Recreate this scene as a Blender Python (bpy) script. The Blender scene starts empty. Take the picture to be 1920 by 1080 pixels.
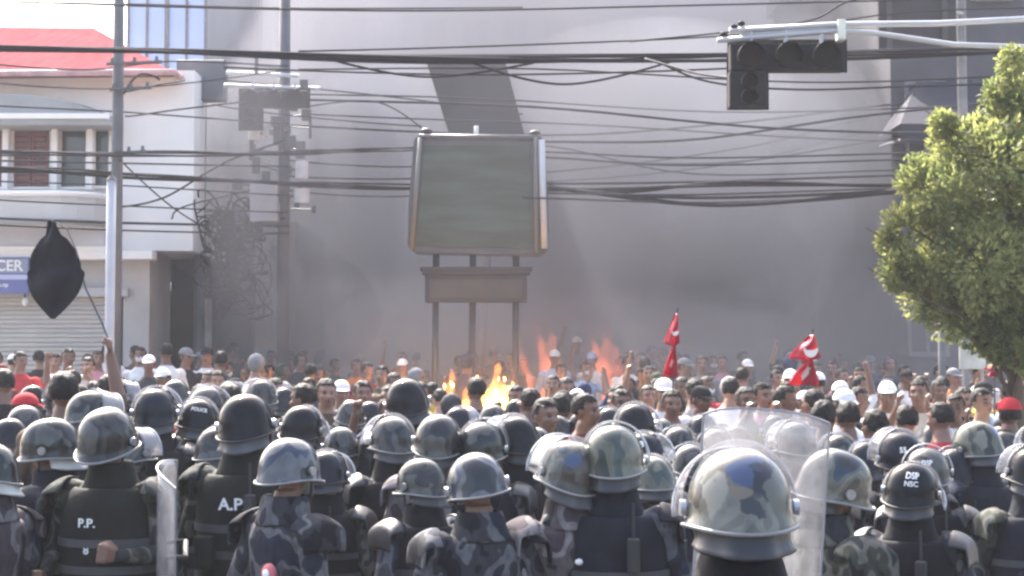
import bpy, bmesh, math, random
import numpy as np
from mathutils import Vector, Matrix, noise, Euler

random.seed(7)
R = math.radians
S = bpy.context.scene
C = S.collection

# ------------------------------------------------------------------ camera, sky, sun, exposure
F = 3000.0            # focal length in pixels of a 1920 px wide frame
HC = 1.98             # camera height
YH = 684.0            # horizon row
PITCH = math.atan((YH - 540.0) / F)
cam = bpy.data.cameras.new('camera')
cam.sensor_width = 36.0
cam.lens = F / 1920.0 * 36.0
cam.clip_start = 0.1
cam.clip_end = 2000.0
camo = bpy.data.objects.new('camera', cam)
camo.location = (0, 0, HC)
camo.rotation_euler = (R(90) + PITCH, 0, 0)
C.objects.link(camo)
S.camera = camo

SUN_EL, SUN_AZ = 45.0, -20.0     # azimuth measured from straight ahead towards the picture's right
w = bpy.data.worlds.new('World')
S.world = w
w.use_nodes = True
nt = w.node_tree
nt.nodes.clear()
out = nt.nodes.new('ShaderNodeOutputWorld')
bg = nt.nodes.new('ShaderNodeBackground')
sky = nt.nodes.new('ShaderNodeTexSky')
sky.sky_type = 'NISHITA'
sky.sun_disc = False
sky.sun_elevation = R(SUN_EL)
sky.sun_rotation = R(SUN_AZ)
sky.air_density = 1.0
sky.dust_density = 7.0
sky.ozone_density = 0.7
bg.inputs[1].default_value = 0.15
nt.links.new(sky.outputs[0], bg.inputs[0])
nt.links.new(bg.outputs[0], out.inputs[0])

sl = bpy.data.lights.new('sun', 'SUN')
sl.energy = 3.6
sl.angle = R(0.5)
sl.color = (1.0, 0.96, 0.92)
so = bpy.data.objects.new('sun', sl)
e, a = R(SUN_EL), R(SUN_AZ)
sdir = Vector((math.sin(a) * math.cos(e), math.cos(a) * math.cos(e), math.sin(e)))
so.rotation_euler = sdir.to_track_quat('Z', 'Y').to_euler()
so.location = (0, 0, 60)
C.objects.link(so)

S.view_settings.view_transform = 'Standard'
S.view_settings.look = 'None'
S.view_settings.gamma = 1.0
S.view_settings.use_curve_mapping = False
S.view_settings.exposure = 2.4
S.render.engine = 'CYCLES'
S.cycles.max_bounces = 8
S.cycles.diffuse_bounces = 3
S.cycles.glossy_bounces = 3
S.cycles.transmission_bounces = 6
S.cycles.transparent_max_bounces = 16
S.cycles.volume_bounces = 4
S.cycles.use_denoising = True
S.cycles.filter_width = 2.6
S.cycles.sample_clamp_indirect = 6.0


# ------------------------------------------------------------------ helpers
def pix(px, py, d):
    """World point seen at pixel (px, py) of the 1920x1080 frame, at depth y = d."""
    u = (px - 960.0) / F
    v = (540.0 - py) / F
    c, s = math.cos(PITCH), math.sin(PITCH)
    dy = c - v * s
    dz = s + v * c
    k = d / dy
    return Vector((u * k, d, HC + dz * k))


def ground_z(y):
    if y < 14: return 0.0
    if y < 18: return 0.04 * (y - 14) ** 2 / 8.0
    return min(0.08 + 0.04 * (y - 18), 1.8)


def tag(o, label=None, cat=None, group=None, kind=None):
    if label: o['label'] = label
    if cat: o['category'] = cat
    if group: o['group'] = group
    if kind: o['kind'] = kind
    return o


def empty(name, loc, rz=0.0):
    o = bpy.data.objects.new(name, None)
    o.empty_display_size = 0.2
    o.location = loc
    o.rotation_euler = (0, 0, rz)
    C.objects.link(o)
    return o


def link(name, me, parent=None, mats=None, loc=None, local=False):
    """Link a mesh as an object. Mesh coordinates are world ones unless local; a parent keeps them."""
    o = bpy.data.objects.new(name, me)
    C.objects.link(o)
    if mats:
        if not isinstance(mats, (list, tuple)): mats = [mats]
        if len(me.materials) == 0:
            for m in mats: me.materials.append(m)
    if parent is not None:
        o.parent = parent
        if not local:
            pm = Matrix.LocRotScale(parent.location, parent.rotation_euler, parent.scale)
            if parent.parent is not None:
                gp = parent.parent
                pm = Matrix.LocRotScale(gp.location, gp.rotation_euler, gp.scale) @ parent.matrix_parent_inverse @ pm
            o.matrix_parent_inverse = pm.inverted()
    if loc is not None: o.location = loc
    return o


def to_mesh(bm, name='mesh', smooth=False):
    me = bpy.data.meshes.new(name)
    bmesh.ops.recalc_face_normals(bm, faces=bm.faces)
    bm.to_mesh(me)
    bm.free()
    if smooth:
        me.polygons.foreach_set('use_smooth', [True] * len(me.polygons))
    return me


def obj(name, bm, mat, parent=None, smooth=False, local=False):
    return link(name, to_mesh(bm, name, smooth), parent, mat, local=local)


def box(bm, x0, x1, y0, y1, z0, z1, bev=0.0):
    vs = [bm.verts.new((x, y, z)) for z in (z0, z1) for y in (y0, y1) for x in (x0, x1)]
    fs = [(0, 1, 3, 2), (4, 6, 7, 5), (0, 4, 5, 1), (1, 5, 7, 3), (3, 7, 6, 2), (2, 6, 4, 0)]
    faces = [bm.faces.new([vs[i] for i in f]) for f in fs]
    if bev > 0:
        ed = list({e for f in faces for e in f.edges})
        bmesh.ops.bevel(bm, geom=ed, offset=bev, segments=2, affect='EDGES', profile=0.6)


def boxp(bm, px0, py0, px1, py1, d, thick, bev=0.0):
    """Box whose front face covers a pixel rectangle at depth d."""
    p, q = pix(px0, py1, d), pix(px1, py0, d)
    box(bm, p.x, q.x, d, d + thick, p.z, q.z, bev)


def frame_of(t):
    t = t.normalized()
    up = Vector((0, 0, 1)) if abs(t.z) < 0.92 else Vector((0, 1, 0))
    n = t.cross(up).normalized()
    return n, n.cross(t).normalized()


def tube(bm, pts, radii, seg=8, cap=True):
    pts = [Vector(p) for p in pts]
    if not isinstance(radii, (list, tuple)): radii = [radii] * len(pts)
    rings = []
    for i, p in enumerate(pts):
        t = (pts[min(i + 1, len(pts) - 1)] - pts[max(i - 1, 0)])
        n, b = frame_of(t)
        rings.append([bm.verts.new(p + (n * math.cos(k * 2 * math.pi / seg) + b * math.sin(k * 2 * math.pi / seg)) * radii[i]) for k in range(seg)])
    for r0, r1 in zip(rings, rings[1:]):
        for k in range(seg):
            bm.faces.new((r0[k], r0[(k + 1) % seg], r1[(k + 1) % seg], r1[k]))
    if cap:
        bm.faces.new(rings[0][::-1])
        bm.faces.new(rings[-1])
    return rings


def capsule(bm, p0, p1, r0, r1, seg=10):
    p0, p1 = Vector(p0), Vector(p1)
    t = (p1 - p0).normalized()
    pts, rad = [], []
    for k in (0.98, 0.8, 0.45):
        pts.append(p0 - t * r0 * k); rad.append(r0 * math.sqrt(max(1 - k * k, 0.02)))
    pts += [p0, p1]; rad += [r0, r1]
    for k in (0.45, 0.8, 0.98):
        pts.append(p1 + t * r1 * k); rad.append(r1 * math.sqrt(max(1 - k * k, 0.02)))
    tube(bm, pts, rad, seg)


def ellipsoid(bm, c, r, seg=14, rings=9):
    m = Matrix.Translation(c) @ Matrix.Diagonal((r[0], r[1], r[2], 1))
    bmesh.ops.create_uvsphere(bm, u_segments=seg, v_segments=rings, radius=1.0, matrix=m)


def loft(bm, rings, seg=24, cap=True, expo=1.0):
    """rings: (z, rx, ry, cy[, cx])"""
    vr = []
    for r in rings:
        z, rx, ry, cy = r[:4]
        cx = r[4] if len(r) > 4 else 0.0
        row = []
        for k in range(seg):
            c, s = math.cos(2 * math.pi * k / seg), math.sin(2 * math.pi * k / seg)
            c = math.copysign(abs(c) ** expo, c); s = math.copysign(abs(s) ** expo, s)
            row.append(bm.verts.new((cx + rx * c, cy + ry * s, z)))
        vr.append(row)
    for r0, r1 in zip(vr, vr[1:]):
        for k in range(seg):
            bm.faces.new((r0[k], r0[(k + 1) % seg], r1[(k + 1) % seg], r1[k]))
    if cap:
        bm.faces.new(vr[0][::-1]); bm.faces.new(vr[-1])
    return vr


def disc(bm, c, r, axis='y', seg=16, depth=0.01):
    rot = Matrix.Rotation(R(90), 4, 'X') if axis == 'y' else (Matrix.Rotation(R(90), 4, 'Y') if axis == 'x' else Matrix.Identity(4))
    bmesh.ops.create_cone(bm, cap_ends=True, segments=seg, radius1=r, radius2=r, depth=depth, matrix=Matrix.Translation(c) @ rot)


def evaluated(me, mods):
    """Apply modifiers to a mesh and hand back the result."""
    o = bpy.data.objects.new('work', me)
    C.objects.link(o)
    for kind, kw in mods:
        m = o.modifiers.new('m', kind)
        for k, v in kw.items(): setattr(m, k, v)
    dg = bpy.context.evaluated_depsgraph_get()
    r = bpy.data.meshes.new_from_object(o.evaluated_get(dg))
    bpy.data.objects.remove(o)
    return r


def text_mesh(body, size, extrude=0.002):
    cu = bpy.data.curves.new('lettering', 'FONT')
    cu.body = body
    cu.size = size
    cu.align_x = 'CENTER'
    cu.align_y = 'CENTER'
    cu.extrude = extrude
    cu.offset = size * 0.022
    cu.resolution_u = 3
    o = bpy.data.objects.new('work', cu)
    C.objects.link(o)
    dg = bpy.context.evaluated_depsgraph_get()
    me = bpy.data.meshes.new_from_object(o.evaluated_get(dg))
    bpy.data.objects.remove(o)
    return me


# ------------------------------------------------------------------ materials
MATS = {}


def ramp(nt, pos_cols, interp='LINEAR'):
    r = nt.nodes.new('ShaderNodeValToRGB')
    r.color_ramp.interpolation = interp
    el = r.color_ramp.elements
    while len(el) < len(pos_cols): el.new(0.5)
    for e_, (p, c) in zip(el, pos_cols):
        e_.position = p
        e_.color = (c[0], c[1], c[2], 1)
    return r


def base_mat(name):
    m = bpy.data.materials.new(name)
    m.use_nodes = True
    nt = m.node_tree
    b = nt.nodes['Principled BSDF']
    return m, nt, b


def coords(nt, scale=(1, 1, 1), rand=False):
    tc = nt.nodes.new('ShaderNodeTexCoord')
    mp = nt.nodes.new('ShaderNodeMapping')
    mp.inputs['Scale'].default_value = scale
    nt.links.new(tc.outputs['Object'], mp.inputs['Vector'])
    if rand:
        oi = nt.nodes.new('ShaderNodeObjectInfo')
        mu = nt.nodes.new('ShaderNodeMath'); mu.operation = 'MULTIPLY'; mu.inputs[1].default_value = 37.0
        nt.links.new(oi.outputs['Random'], mu.inputs[0])
        cb = nt.nodes.new('ShaderNodeCombineXYZ')
        for i in range(3): nt.links.new(mu.outputs[0], cb.inputs[i])
        nt.links.new(cb.outputs[0], mp.inputs['Location'])
    return mp


def bump(nt, b, vec, scale, strength, dist=0.01, detail=4):
    n = nt.nodes.new('ShaderNodeTexNoise')
    n.inputs['Scale'].default_value = scale
    n.inputs['Detail'].default_value = detail
    nt.links.new(vec.outputs[0], n.inputs['Vector'])
    bp = nt.nodes.new('ShaderNodeBump')
    bp.inputs['Strength'].default_value = strength
    bp.inputs['Distance'].default_value = dist
    nt.links.new(n.outputs[0], bp.inputs['Height'])
    nt.links.new(bp.outputs[0], b.inputs['Normal'])


def mat(name, col, rough=0.7, var=0.25, scale=4.0, metal=0.0, bscale=0.0, bstr=0.3, bdist=0.01, stretch=(1, 1, 1), rand=True, spec=None, coat=0.0):
    """Plain paint, cloth or plaster: a base colour that varies by a soft noise."""
    if name in MATS: return MATS[name]
    m, nt, b = base_mat(name)
    v = coords(nt, stretch, rand)
    n = nt.nodes.new('ShaderNodeTexNoise')
    n.inputs['Scale'].default_value = scale
    n.inputs['Detail'].default_value = 5
    n.inputs['Roughness'].default_value = 0.6
    nt.links.new(v.outputs[0], n.inputs['Vector'])
    lo = [max(c * (1 - var), 0) for c in col]
    hi = [min(c * (1 + var), 1) for c in col]
    r = ramp(nt, [(0.3, lo), (0.7, hi)])
    nt.links.new(n.outputs[0], r.inputs[0])
    nt.links.new(r.outputs[0], b.inputs['Base Color'])
    b.inputs['Roughness'].default_value = rough
    b.inputs['Metallic'].default_value = metal
    if spec is None and rough >= .7: spec = 0.15
    if spec is not None: b.inputs['Specular IOR Level'].default_value = spec
    if coat: b.inputs['Coat Weight'].default_value = coat; b.inputs['Coat Roughness'].default_value = 0.12
    if bscale: bump(nt, b, v, bscale, bstr, bdist)
    MATS[name] = m
    return m


def camo_mat(name, cols, scale, rough, coat=0.0, bscale=0.0, bstr=0.4, soft=0.008):
    m, nt, b = base_mat(name)
    v = coords(nt, (1, 1, 0.75), True)
    n = nt.nodes.new('ShaderNodeTexNoise')
    n.inputs['Scale'].default_value = scale
    n.inputs['Detail'].default_value = 1.8
    n.inputs['Distortion'].default_value = 0.15
    nt.links.new(v.outputs[0], n.inputs['Vector'])
    k = len(cols)
    stops = []
    for i, c in enumerate(cols):
        lo = 0.33 + 0.34 * i / k
        hi = 0.33 + 0.34 * (i + 1) / k
        stops += [(max(lo + soft * 0.5, 0) if i else 0.0, c), (min(hi - soft * 0.5, 1) if i < k - 1 else 1.0, c)]
    r = ramp(nt, stops)
    nt.links.new(n.outputs[0], r.inputs[0])
    # grime over the pattern
    n2 = nt.nodes.new('ShaderNodeTexNoise')
    n2.inputs['Scale'].default_value = scale * 4
    n2.inputs['Detail'].default_value = 6
    nt.links.new(v.outputs[0], n2.inputs['Vector'])
    r2 = ramp(nt, [(0.35, (0.65, 0.65, 0.66)), (0.6, (1, 1, 1))])
    nt.links.new(n2.outputs[0], r2.inputs[0])
    mx = nt.nodes.new('ShaderNodeMix'); mx.data_type = 'RGBA'; mx.blend_type = 'MULTIPLY'; mx.inputs[0].default_value = 1.0
    nt.links.new(r.outputs[0], mx.inputs[6]); nt.links.new(r2.outputs[0], mx.inputs[7])
    nt.links.new(mx.outputs[2], b.inputs['Base Color'])
    b.inputs['Roughness'].default_value = rough
    b.inputs['Specular IOR Level'].default_value = 0.15 if rough > .7 else 0.3
    if coat: b.inputs['Coat Weight'].default_value = coat; b.inputs['Coat Roughness'].default_value = 0.15
    if bscale: bump(nt, b, v, bscale, bstr, 0.012)
    MATS[name] = m
    return m


def clear_mat(name, tint, haze_f, rough=0.08):
    """Scuffed clear plastic: mostly see-through, a little grey scatter and a gloss."""
    m, nt, b = base_mat(name)
    nt.nodes.remove(b)
    o = nt.nodes['Material Output']
    tr = nt.nodes.new('ShaderNodeBsdfTransparent'); tr.inputs[0].default_value = (*tint, 1)
    df = nt.nodes.new('ShaderNodeBsdfDiffuse'); df.inputs[0].default_value = (0.55, 0.55, 0.58, 1)
    tl = nt.nodes.new('ShaderNodeBsdfTranslucent'); tl.inputs[0].default_value = (0.6, 0.6, 0.63, 1)
    gl = nt.nodes.new('ShaderNodeBsdfGlossy'); gl.inputs['Roughness'].default_value = rough
    ad = nt.nodes.new('ShaderNodeMixShader'); ad.inputs[0].default_value = 0.5
    nt.links.new(df.outputs[0], ad.inputs[1]); nt.links.new(tl.outputs[0], ad.inputs[2])
    v = coords(nt, (1, 1, 1), True)
    n = nt.nodes.new('ShaderNodeTexNoise'); n.inputs['Scale'].default_value = 14; n.inputs['Detail'].default_value = 6
    nt.links.new(v.outputs[0], n.inputs['Vector'])
    r = ramp(nt, [(0.3, (haze_f * 0.6,) * 3), (0.75, (haze_f * 1.5,) * 3)])
    nt.links.new(n.outputs[0], r.inputs[0])
    m1 = nt.nodes.new('ShaderNodeMixShader')
    nt.links.new(r.outputs[0], m1.inputs[0]); nt.links.new(tr.outputs[0], m1.inputs[1]); nt.links.new(ad.outputs[0], m1.inputs[2])
    lw = nt.nodes.new('ShaderNodeLayerWeight'); lw.inputs[0].default_value = 0.5
    pw_ = nt.nodes.new('ShaderNodeMath'); pw_.operation = 'POWER'; pw_.inputs[1].default_value = 3.0
    nt.links.new(lw.outputs['Facing'], pw_.inputs[0])
    fr = nt.nodes.new('ShaderNodeMath'); fr.operation = 'MULTIPLY_ADD'; fr.inputs[1].default_value = 0.5; fr.inputs[2].default_value = 0.05
    nt.links.new(pw_.outputs[0], fr.inputs[0])
    m2 = nt.nodes.new('ShaderNodeMixShader')
    nt.links.new(fr.outputs[0], m2.inputs[0]); nt.links.new(m1.outputs[0], m2.inputs[1]); nt.links.new(gl.outputs[0], m2.inputs[2])
    nt.links.new(m2.outputs[0], o.inputs[0])
    MATS[name] = m
    return m


def volume_mat(name, col, dens, aniso=0.2):
    m, nt, b = base_mat(name)
    nt.nodes.remove(b)
    v = nt.nodes.new('ShaderNodeVolumePrincipled')
    v.inputs['Color'].default_value = (*col, 1)
    v.inputs['Density'].default_value = dens
    v.inputs['Anisotropy'].default_value = aniso
    nt.links.new(v.outputs[0], nt.nodes['Material Output'].inputs['Volume'])
    m.cycles.homogeneous_volume = True if hasattr(m.cycles, 'homogeneous_volume') else False
    return m


def leaf_mat(name, c0, c1):
    m, nt, b = base_mat(name)
    v = coords(nt)
    n = nt.nodes.new('ShaderNodeTexNoise'); n.inputs['Scale'].default_value = 5.0; n.inputs['Detail'].default_value = 6
    nt.links.new(v.outputs[0], n.inputs['Vector'])
    r = ramp(nt, [(0.32, c0), (0.68, c1)])
    nt.links.new(n.outputs[0], r.inputs[0])
    nt.links.new(r.outputs[0], b.inputs['Base Color'])
    b.inputs['Roughness'].default_value = 0.5
    tl = nt.nodes.new('ShaderNodeBsdfTranslucent')
    nt.links.new(r.outputs[0], tl.inputs[0])
    mx = nt.nodes.new('ShaderNodeMixShader'); mx.inputs[0].default_value = 0.55
    nt.links.new(b.outputs[0], mx.inputs[1]); nt.links.new(tl.outputs[0], mx.inputs[2])
    nt.links.new(mx.outputs[0], nt.nodes['Material Output'].inputs[0])
    return m


M_SKIN = [mat('skin_a', (0.20, 0.105, 0.07), 0.5, 0.12, 6, bscale=60, bstr=0.1), mat('skin_b', (0.27, 0.15, 0.10), 0.5, 0.12, 6), mat('skin_c', (0.14, 0.07, 0.045), 0.5, 0.12, 6)]
M_EYE = mat('eye_dark', (0.02, 0.014, 0.012), 0.3, 0.1)
M_LIP = mat('lip', (0.16, 0.065, 0.055), 0.5, 0.1)
M_HAIR = mat('hair_black', (0.009, 0.008, 0.008), 0.6, 0.4, 30, bscale=70, bstr=1.0, spec=0.15)
M_UNI = {
    'grey': camo_mat('uniform_grey_camo', [(0.012, 0.0125, 0.018), (0.035, 0.036, 0.042), (0.11, 0.11, 0.12), (0.02, 0.024, 0.037)], 7.0, 0.85, bscale=10),
    'olive': camo_mat('uniform_olive_camo', [(0.018, 0.019, 0.019), (0.045, 0.048, 0.038), (0.105, 0.105, 0.09), (0.028, 0.031, 0.034)], 7.5, 0.85, bscale=10),
    'mauve': camo_mat('uniform_mauve_camo', [(0.035, 0.03, 0.037), (0.095, 0.08, 0.084), (0.19, 0.175, 0.18), (0.06, 0.048, 0.055)], 6.0, 0.85, bscale=10),
    'blue': camo_mat('uniform_blue_camo', [(0.018, 0.019, 0.026), (0.022, 0.028, 0.048), (0.10, 0.105, 0.118), (0.052, 0.055, 0.062)], 6.5, 0.85, bscale=10),
}
M_HEL = {
    'cream': camo_mat('helmet_cream_camo', [(0.04, 0.042, 0.045), (0.032, 0.045, 0.075), (0.105, 0.105, 0.09), (0.16, 0.16, 0.135), (0.115, 0.11, 0.095), (0.06, 0.052, 0.045), (0.035, 0.036, 0.04)], 5.2, 0.13, 0.1),
    'blue': camo_mat('helmet_blue_camo', [(0.03, 0.033, 0.037), (0.11, 0.118, 0.124), (0.035, 0.048, 0.08), (0.15, 0.153, 0.15), (0.065, 0.07, 0.08)], 5.0, 0.13, 0.1),
    'grey': camo_mat('helmet_grey_camo', [(0.014, 0.014, 0.015), (0.04, 0.041, 0.038), (0.02, 0.022, 0.025), (0.075, 0.076, 0.07)], 6.0, 0.14, 0.1),
    'olive': camo_mat('helmet_olive_camo', [(0.022, 0.027, 0.022), (0.10, 0.102, 0.075), (0.05, 0.065, 0.06), (0.14, 0.14, 0.11)], 5.0, 0.14, 0.1),
    'black': mat('helmet_black', (0.008, 0.0085, 0.012), 0.13, 0.4, 20, spec=0.14),
    'navy': mat('helmet_navy', (0.011, 0.013, 0.02), 0.15, 0.4, 20, spec=0.16),
}
def patched(name, style, patches):
    """A painted helmet: the camouflage of its style plus brush patches at places on the shell."""
    m = M_HEL[style].copy(); m.name = name
    nt = m.node_tree; b = nt.nodes['Principled BSDF']
    src = b.inputs['Base Color'].links[0].from_socket
    tc = nt.nodes.new('ShaderNodeTexCoord')
    nz = nt.nodes.new('ShaderNodeTexNoise'); nz.inputs['Scale'].default_value = 16; nz.inputs['Detail'].default_value = 2
    nt.links.new(tc.outputs['Object'], nz.inputs['Vector'])
    wa = nt.nodes.new('ShaderNodeMixRGB'); wa.blend_type = 'LINEAR_LIGHT'; wa.inputs[0].default_value = .05
    nt.links.new(tc.outputs['Object'], wa.inputs[1]); nt.links.new(nz.outputs['Color'], wa.inputs[2])
    for c, sc, r_, col in patches:
        mp = nt.nodes.new('ShaderNodeMapping'); mp.vector_type = 'TEXTURE'
        mp.inputs['Location'].default_value = c; mp.inputs['Scale'].default_value = sc
        nt.links.new(wa.outputs[0], mp.inputs[0])
        ln = nt.nodes.new('ShaderNodeVectorMath'); ln.operation = 'LENGTH'; nt.links.new(mp.outputs[0], ln.inputs[0])
        rp = ramp(nt, [(r_ * .92, (1, 1, 1)), (r_, (0, 0, 0))]); nt.links.new(ln.outputs['Value'], rp.inputs[0])
        mx = nt.nodes.new('ShaderNodeMix'); mx.data_type = 'RGBA'
        nt.links.new(rp.outputs[0], mx.inputs[0]); nt.links.new(src, mx.inputs[6]); mx.inputs[7].default_value = (*col, 1)
        src = mx.outputs[2]
    nt.links.new(src, b.inputs['Base Color'])
    M_HEL[name] = m


BLU, TAN, DRK, CRM = (.05, .07, .125), (.15, .125, .095), (.03, .03, .034), (.21, .205, .175)
patched('nearest', 'cream', [((-.075, -.11, .05), (1, 1, 1.9), .032, CRM), ((.0, -.13, .10), (1.1, 1, 1), .052, BLU), ((.035, -.12, .06), (.55, 1, 1.2), .045, DRK), ((-.02, -.15, .03), (1, 1, 1), .040, TAN), ((.075, -.12, .04), (1, 1, 2), .035, (.10, .10, .085)), ((.0, -.15, .005), (1.6, 1, .5), .025, DRK), ((-.105, -.08, .05), (.5, 1, 2), .035, DRK)])
patched('blue_patch', 'cream', [((-.05, -.12, .085), (1.2, 1, .9), .042, BLU), ((.07, -.10, .05), (1, 1, 1.5), .035, CRM)])
patched('olive_patch', 'olive', [((.04, -.13, .075), (1, 1, 1.1), .040, BLU), ((-.06, -.12, .05), (1, 1, 1.5), .035, (.16, .16, .125))])
M_VEST = {'black': mat('vest_black', (0.009, 0.009, 0.012), 0.8, 0.3, 9, bscale=25, bstr=0.4),
          'navy': mat('vest_navy', (0.012, 0.0135, 0.021), 0.8, 0.3, 9, bscale=25, bstr=0.4),
          'olive': mat('vest_olive', (0.0125, 0.014, 0.012), 0.8, 0.3, 9, bscale=25, bstr=0.4)}
M_GUARD = {'grey': mat('guard_grey', (0.05, 0.05, 0.056), 0.55, 0.25, 8, bscale=14, bstr=0.35),
           'pale': mat('guard_pale', (0.42, 0.42, 0.39), 0.5, 0.2, 8, bscale=14, bstr=0.35),
           'dark': mat('guard_dark', (0.022, 0.022, 0.026), 0.45, 0.3, 8, bscale=14, bstr=0.35)}
M_BOOT = mat('boot_black', (0.015, 0.015, 0.016), 0.4, 0.3)
M_RUB = mat('rubber_black', (0.018, 0.018, 0.02), 0.6, 0.3)
M_WHITE = mat('white_print', (0.75, 0.75, 0.74), 0.7, 0.08, 20)
M_METAL = mat('grey_metal', (0.35, 0.36, 0.38), 0.4, 0.2, 8, metal=0.8)
M_VISOR = clear_mat('visor_plastic', (0.86, 0.87, 0.90), 0.16)
M_SHIELD = clear_mat('shield_plastic', (0.84, 0.85, 0.875), 0.12)
M_PINK = mat('patch_pink', (0.55, 0.16, 0.18), 0.7, 0.1)

# ------------------------------------------------------------------ ground, road, pavements
ys = [-60, -20, 0, 6, 10, 14, 15, 16, 17, 18, 22, 26, 30, 36, 44, 54, 62, 90, 200, 900]
bm = bmesh.new()
rows = [[bm.verts.new((x, y, ground_z(y))) for x in (-400, -80, -20, 0, 20, 80, 400)] for y in ys]
for r0, r1 in zip(rows, rows[1:]):
    for k in range(6):
        bm.faces.new((r0[k], r0[k + 1], r1[k + 1], r1[k]))
tag(obj('ground', bm, mat('ground_dust', (0.16, 0.145, 0.125), 0.95, 0.25, 0.6, bscale=6, rand=False)), kind='structure')


def strip(name, x0, x1, y0, y1, dz, m, thick=0.0):
    bm = bmesh.new()
    yy = [y0] + [y for y in ys if y0 < y < y1] + [y1]
    top = [[bm.verts.new((x, y, ground_z(y) + dz)) for x in (x0, x1)] for y in yy]
    for r0, r1 in zip(top, top[1:]): bm.faces.new((r0[0], r0[1], r1[1], r1[0]))
    if thick:
        bot = [[bm.verts.new((x, y, ground_z(y) + dz - thick)) for x in (x0, x1)] for y in yy]
        for i in range(len(yy) - 1):
            for k in (0, 1): bm.faces.new((top[i][k], top[i + 1][k], bot[i + 1][k], bot[i][k]))
        for i in (0, -1): bm.faces.new((top[i][0], top[i][1], bot[i][1], bot[i][0]))
    return tag(obj(name, bm, m), kind='structure')


M_ASPH = mat('asphalt', (0.05, 0.05, 0.052), 0.9, 0.3, 3, bscale=120, bstr=0.4, rand=False)
M_PAVE = mat('paving', (0.27, 0.26, 0.245), 0.9, 0.2, 2, bscale=40, bstr=0.3, rand=False)
strip('road', -4.6, 6.6, -40, 140, 0.006, M_ASPH)
strip('cross_road', -60, -4.6, 2, 17, 0.006, M_ASPH)
strip('pavement', -30, -4.6, 19, 60, 0.14, M_PAVE, 0.3)
strip('pavement', 6.6, 30, 19, 60, 0.14, M_PAVE, 0.3)
strip('pavement', 4.6, 30, 9.5, 14, 0.14, M_PAVE, 0.3)
for k in range(7):
    strip('road_marking', -3.9 + k * 1.3, -3.3 + k * 1.3, 15.2, 17.4, 0.011, mat('road_paint', (0.6, 0.6, 0.58), 0.8, 0.3, 6, rand=False))

# ------------------------------------------------------------------ left white building
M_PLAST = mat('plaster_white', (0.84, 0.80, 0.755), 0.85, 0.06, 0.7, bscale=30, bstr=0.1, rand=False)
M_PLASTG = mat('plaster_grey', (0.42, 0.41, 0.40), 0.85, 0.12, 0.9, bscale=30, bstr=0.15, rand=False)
M_ROOF = mat('roof_red', (0.20, 0.062, 0.068), 0.9, 0.2, 1.2, spec=0.0, stretch=(6, 1, 1), rand=False)
M_SHUT = mat('shutter_red', (0.20, 0.055, 0.05), 0.6, 0.2, 3)
M_GLASS = mat('window_glass', (0.04, 0.05, 0.06), 0.08, 0.3, 1, spec=0.7)
M_BEIGE = mat('roller_beige', (0.47, 0.43, 0.39), 0.6, 0.12, 1.5)
M_CONC = mat('concrete_grey', (0.30, 0.30, 0.295), 0.85, 0.18, 1.1, bscale=20, bstr=0.2, rand=False)
D = 26.0
bld = empty('white_house', pix(100, 900, D))
bld.location.z = ground_z(D) + 0.14
gz = bld.location.z
tag(bld, 'white two-storey house with pink-red hipped roof and arched canopy over red shutters', 'house')
XL, XR = pix(-160, 0, D).x, pix(366, 0, D).x
zt = pix(0, 132, D).z
bm = bmesh.new()
box(bm, XL, XR, D, D + 9, pix(0, 470, D).z, zt)           # upper storey
obj('upper_wall', bm, M_PLAST, bld)
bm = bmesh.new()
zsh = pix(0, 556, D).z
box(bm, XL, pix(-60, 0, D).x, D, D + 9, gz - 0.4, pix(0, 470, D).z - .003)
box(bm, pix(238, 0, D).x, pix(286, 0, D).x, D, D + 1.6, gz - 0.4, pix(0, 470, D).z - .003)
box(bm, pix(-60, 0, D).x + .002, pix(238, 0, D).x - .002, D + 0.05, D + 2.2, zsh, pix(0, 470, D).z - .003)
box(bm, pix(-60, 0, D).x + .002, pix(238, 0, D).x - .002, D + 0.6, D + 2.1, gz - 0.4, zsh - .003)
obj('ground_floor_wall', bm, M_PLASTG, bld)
# roof
bm = bmesh.new()
e0, e1 = pix(-200, 138, D - .5), pix(322, 134, D - .5)
e2 = Vector((e1.x, D + 9.5, e1.z)); e3 = Vector((e0.x, D + 9.5, e0.z))
r0_, r1_ = pix(-60, 50, D + 4.5), pix(176, 52, D + 4.5)
vs = [bm.verts.new(p) for p in (e0, e1, e2, e3, r0_, r1_)]
for f in ((0, 1, 5, 4), (1, 2, 5), (2, 3, 4, 5), (3, 0, 4), (3, 2, 1, 0)): bm.faces.new([vs[i] for i in f])
obj('roof', bm, M_ROOF, bld)
bm = bmesh.new()
tube(bm, [e0 + Vector((0, -.05, -.02)), e1 + Vector((.05, -.05, -.02)), e2 + Vector((.05, 0, -.02))], .055, 8)
obj('gutter', bm, mat('gutter_pink', (0.5, 0.3, 0.29), 0.6), bld)
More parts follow.
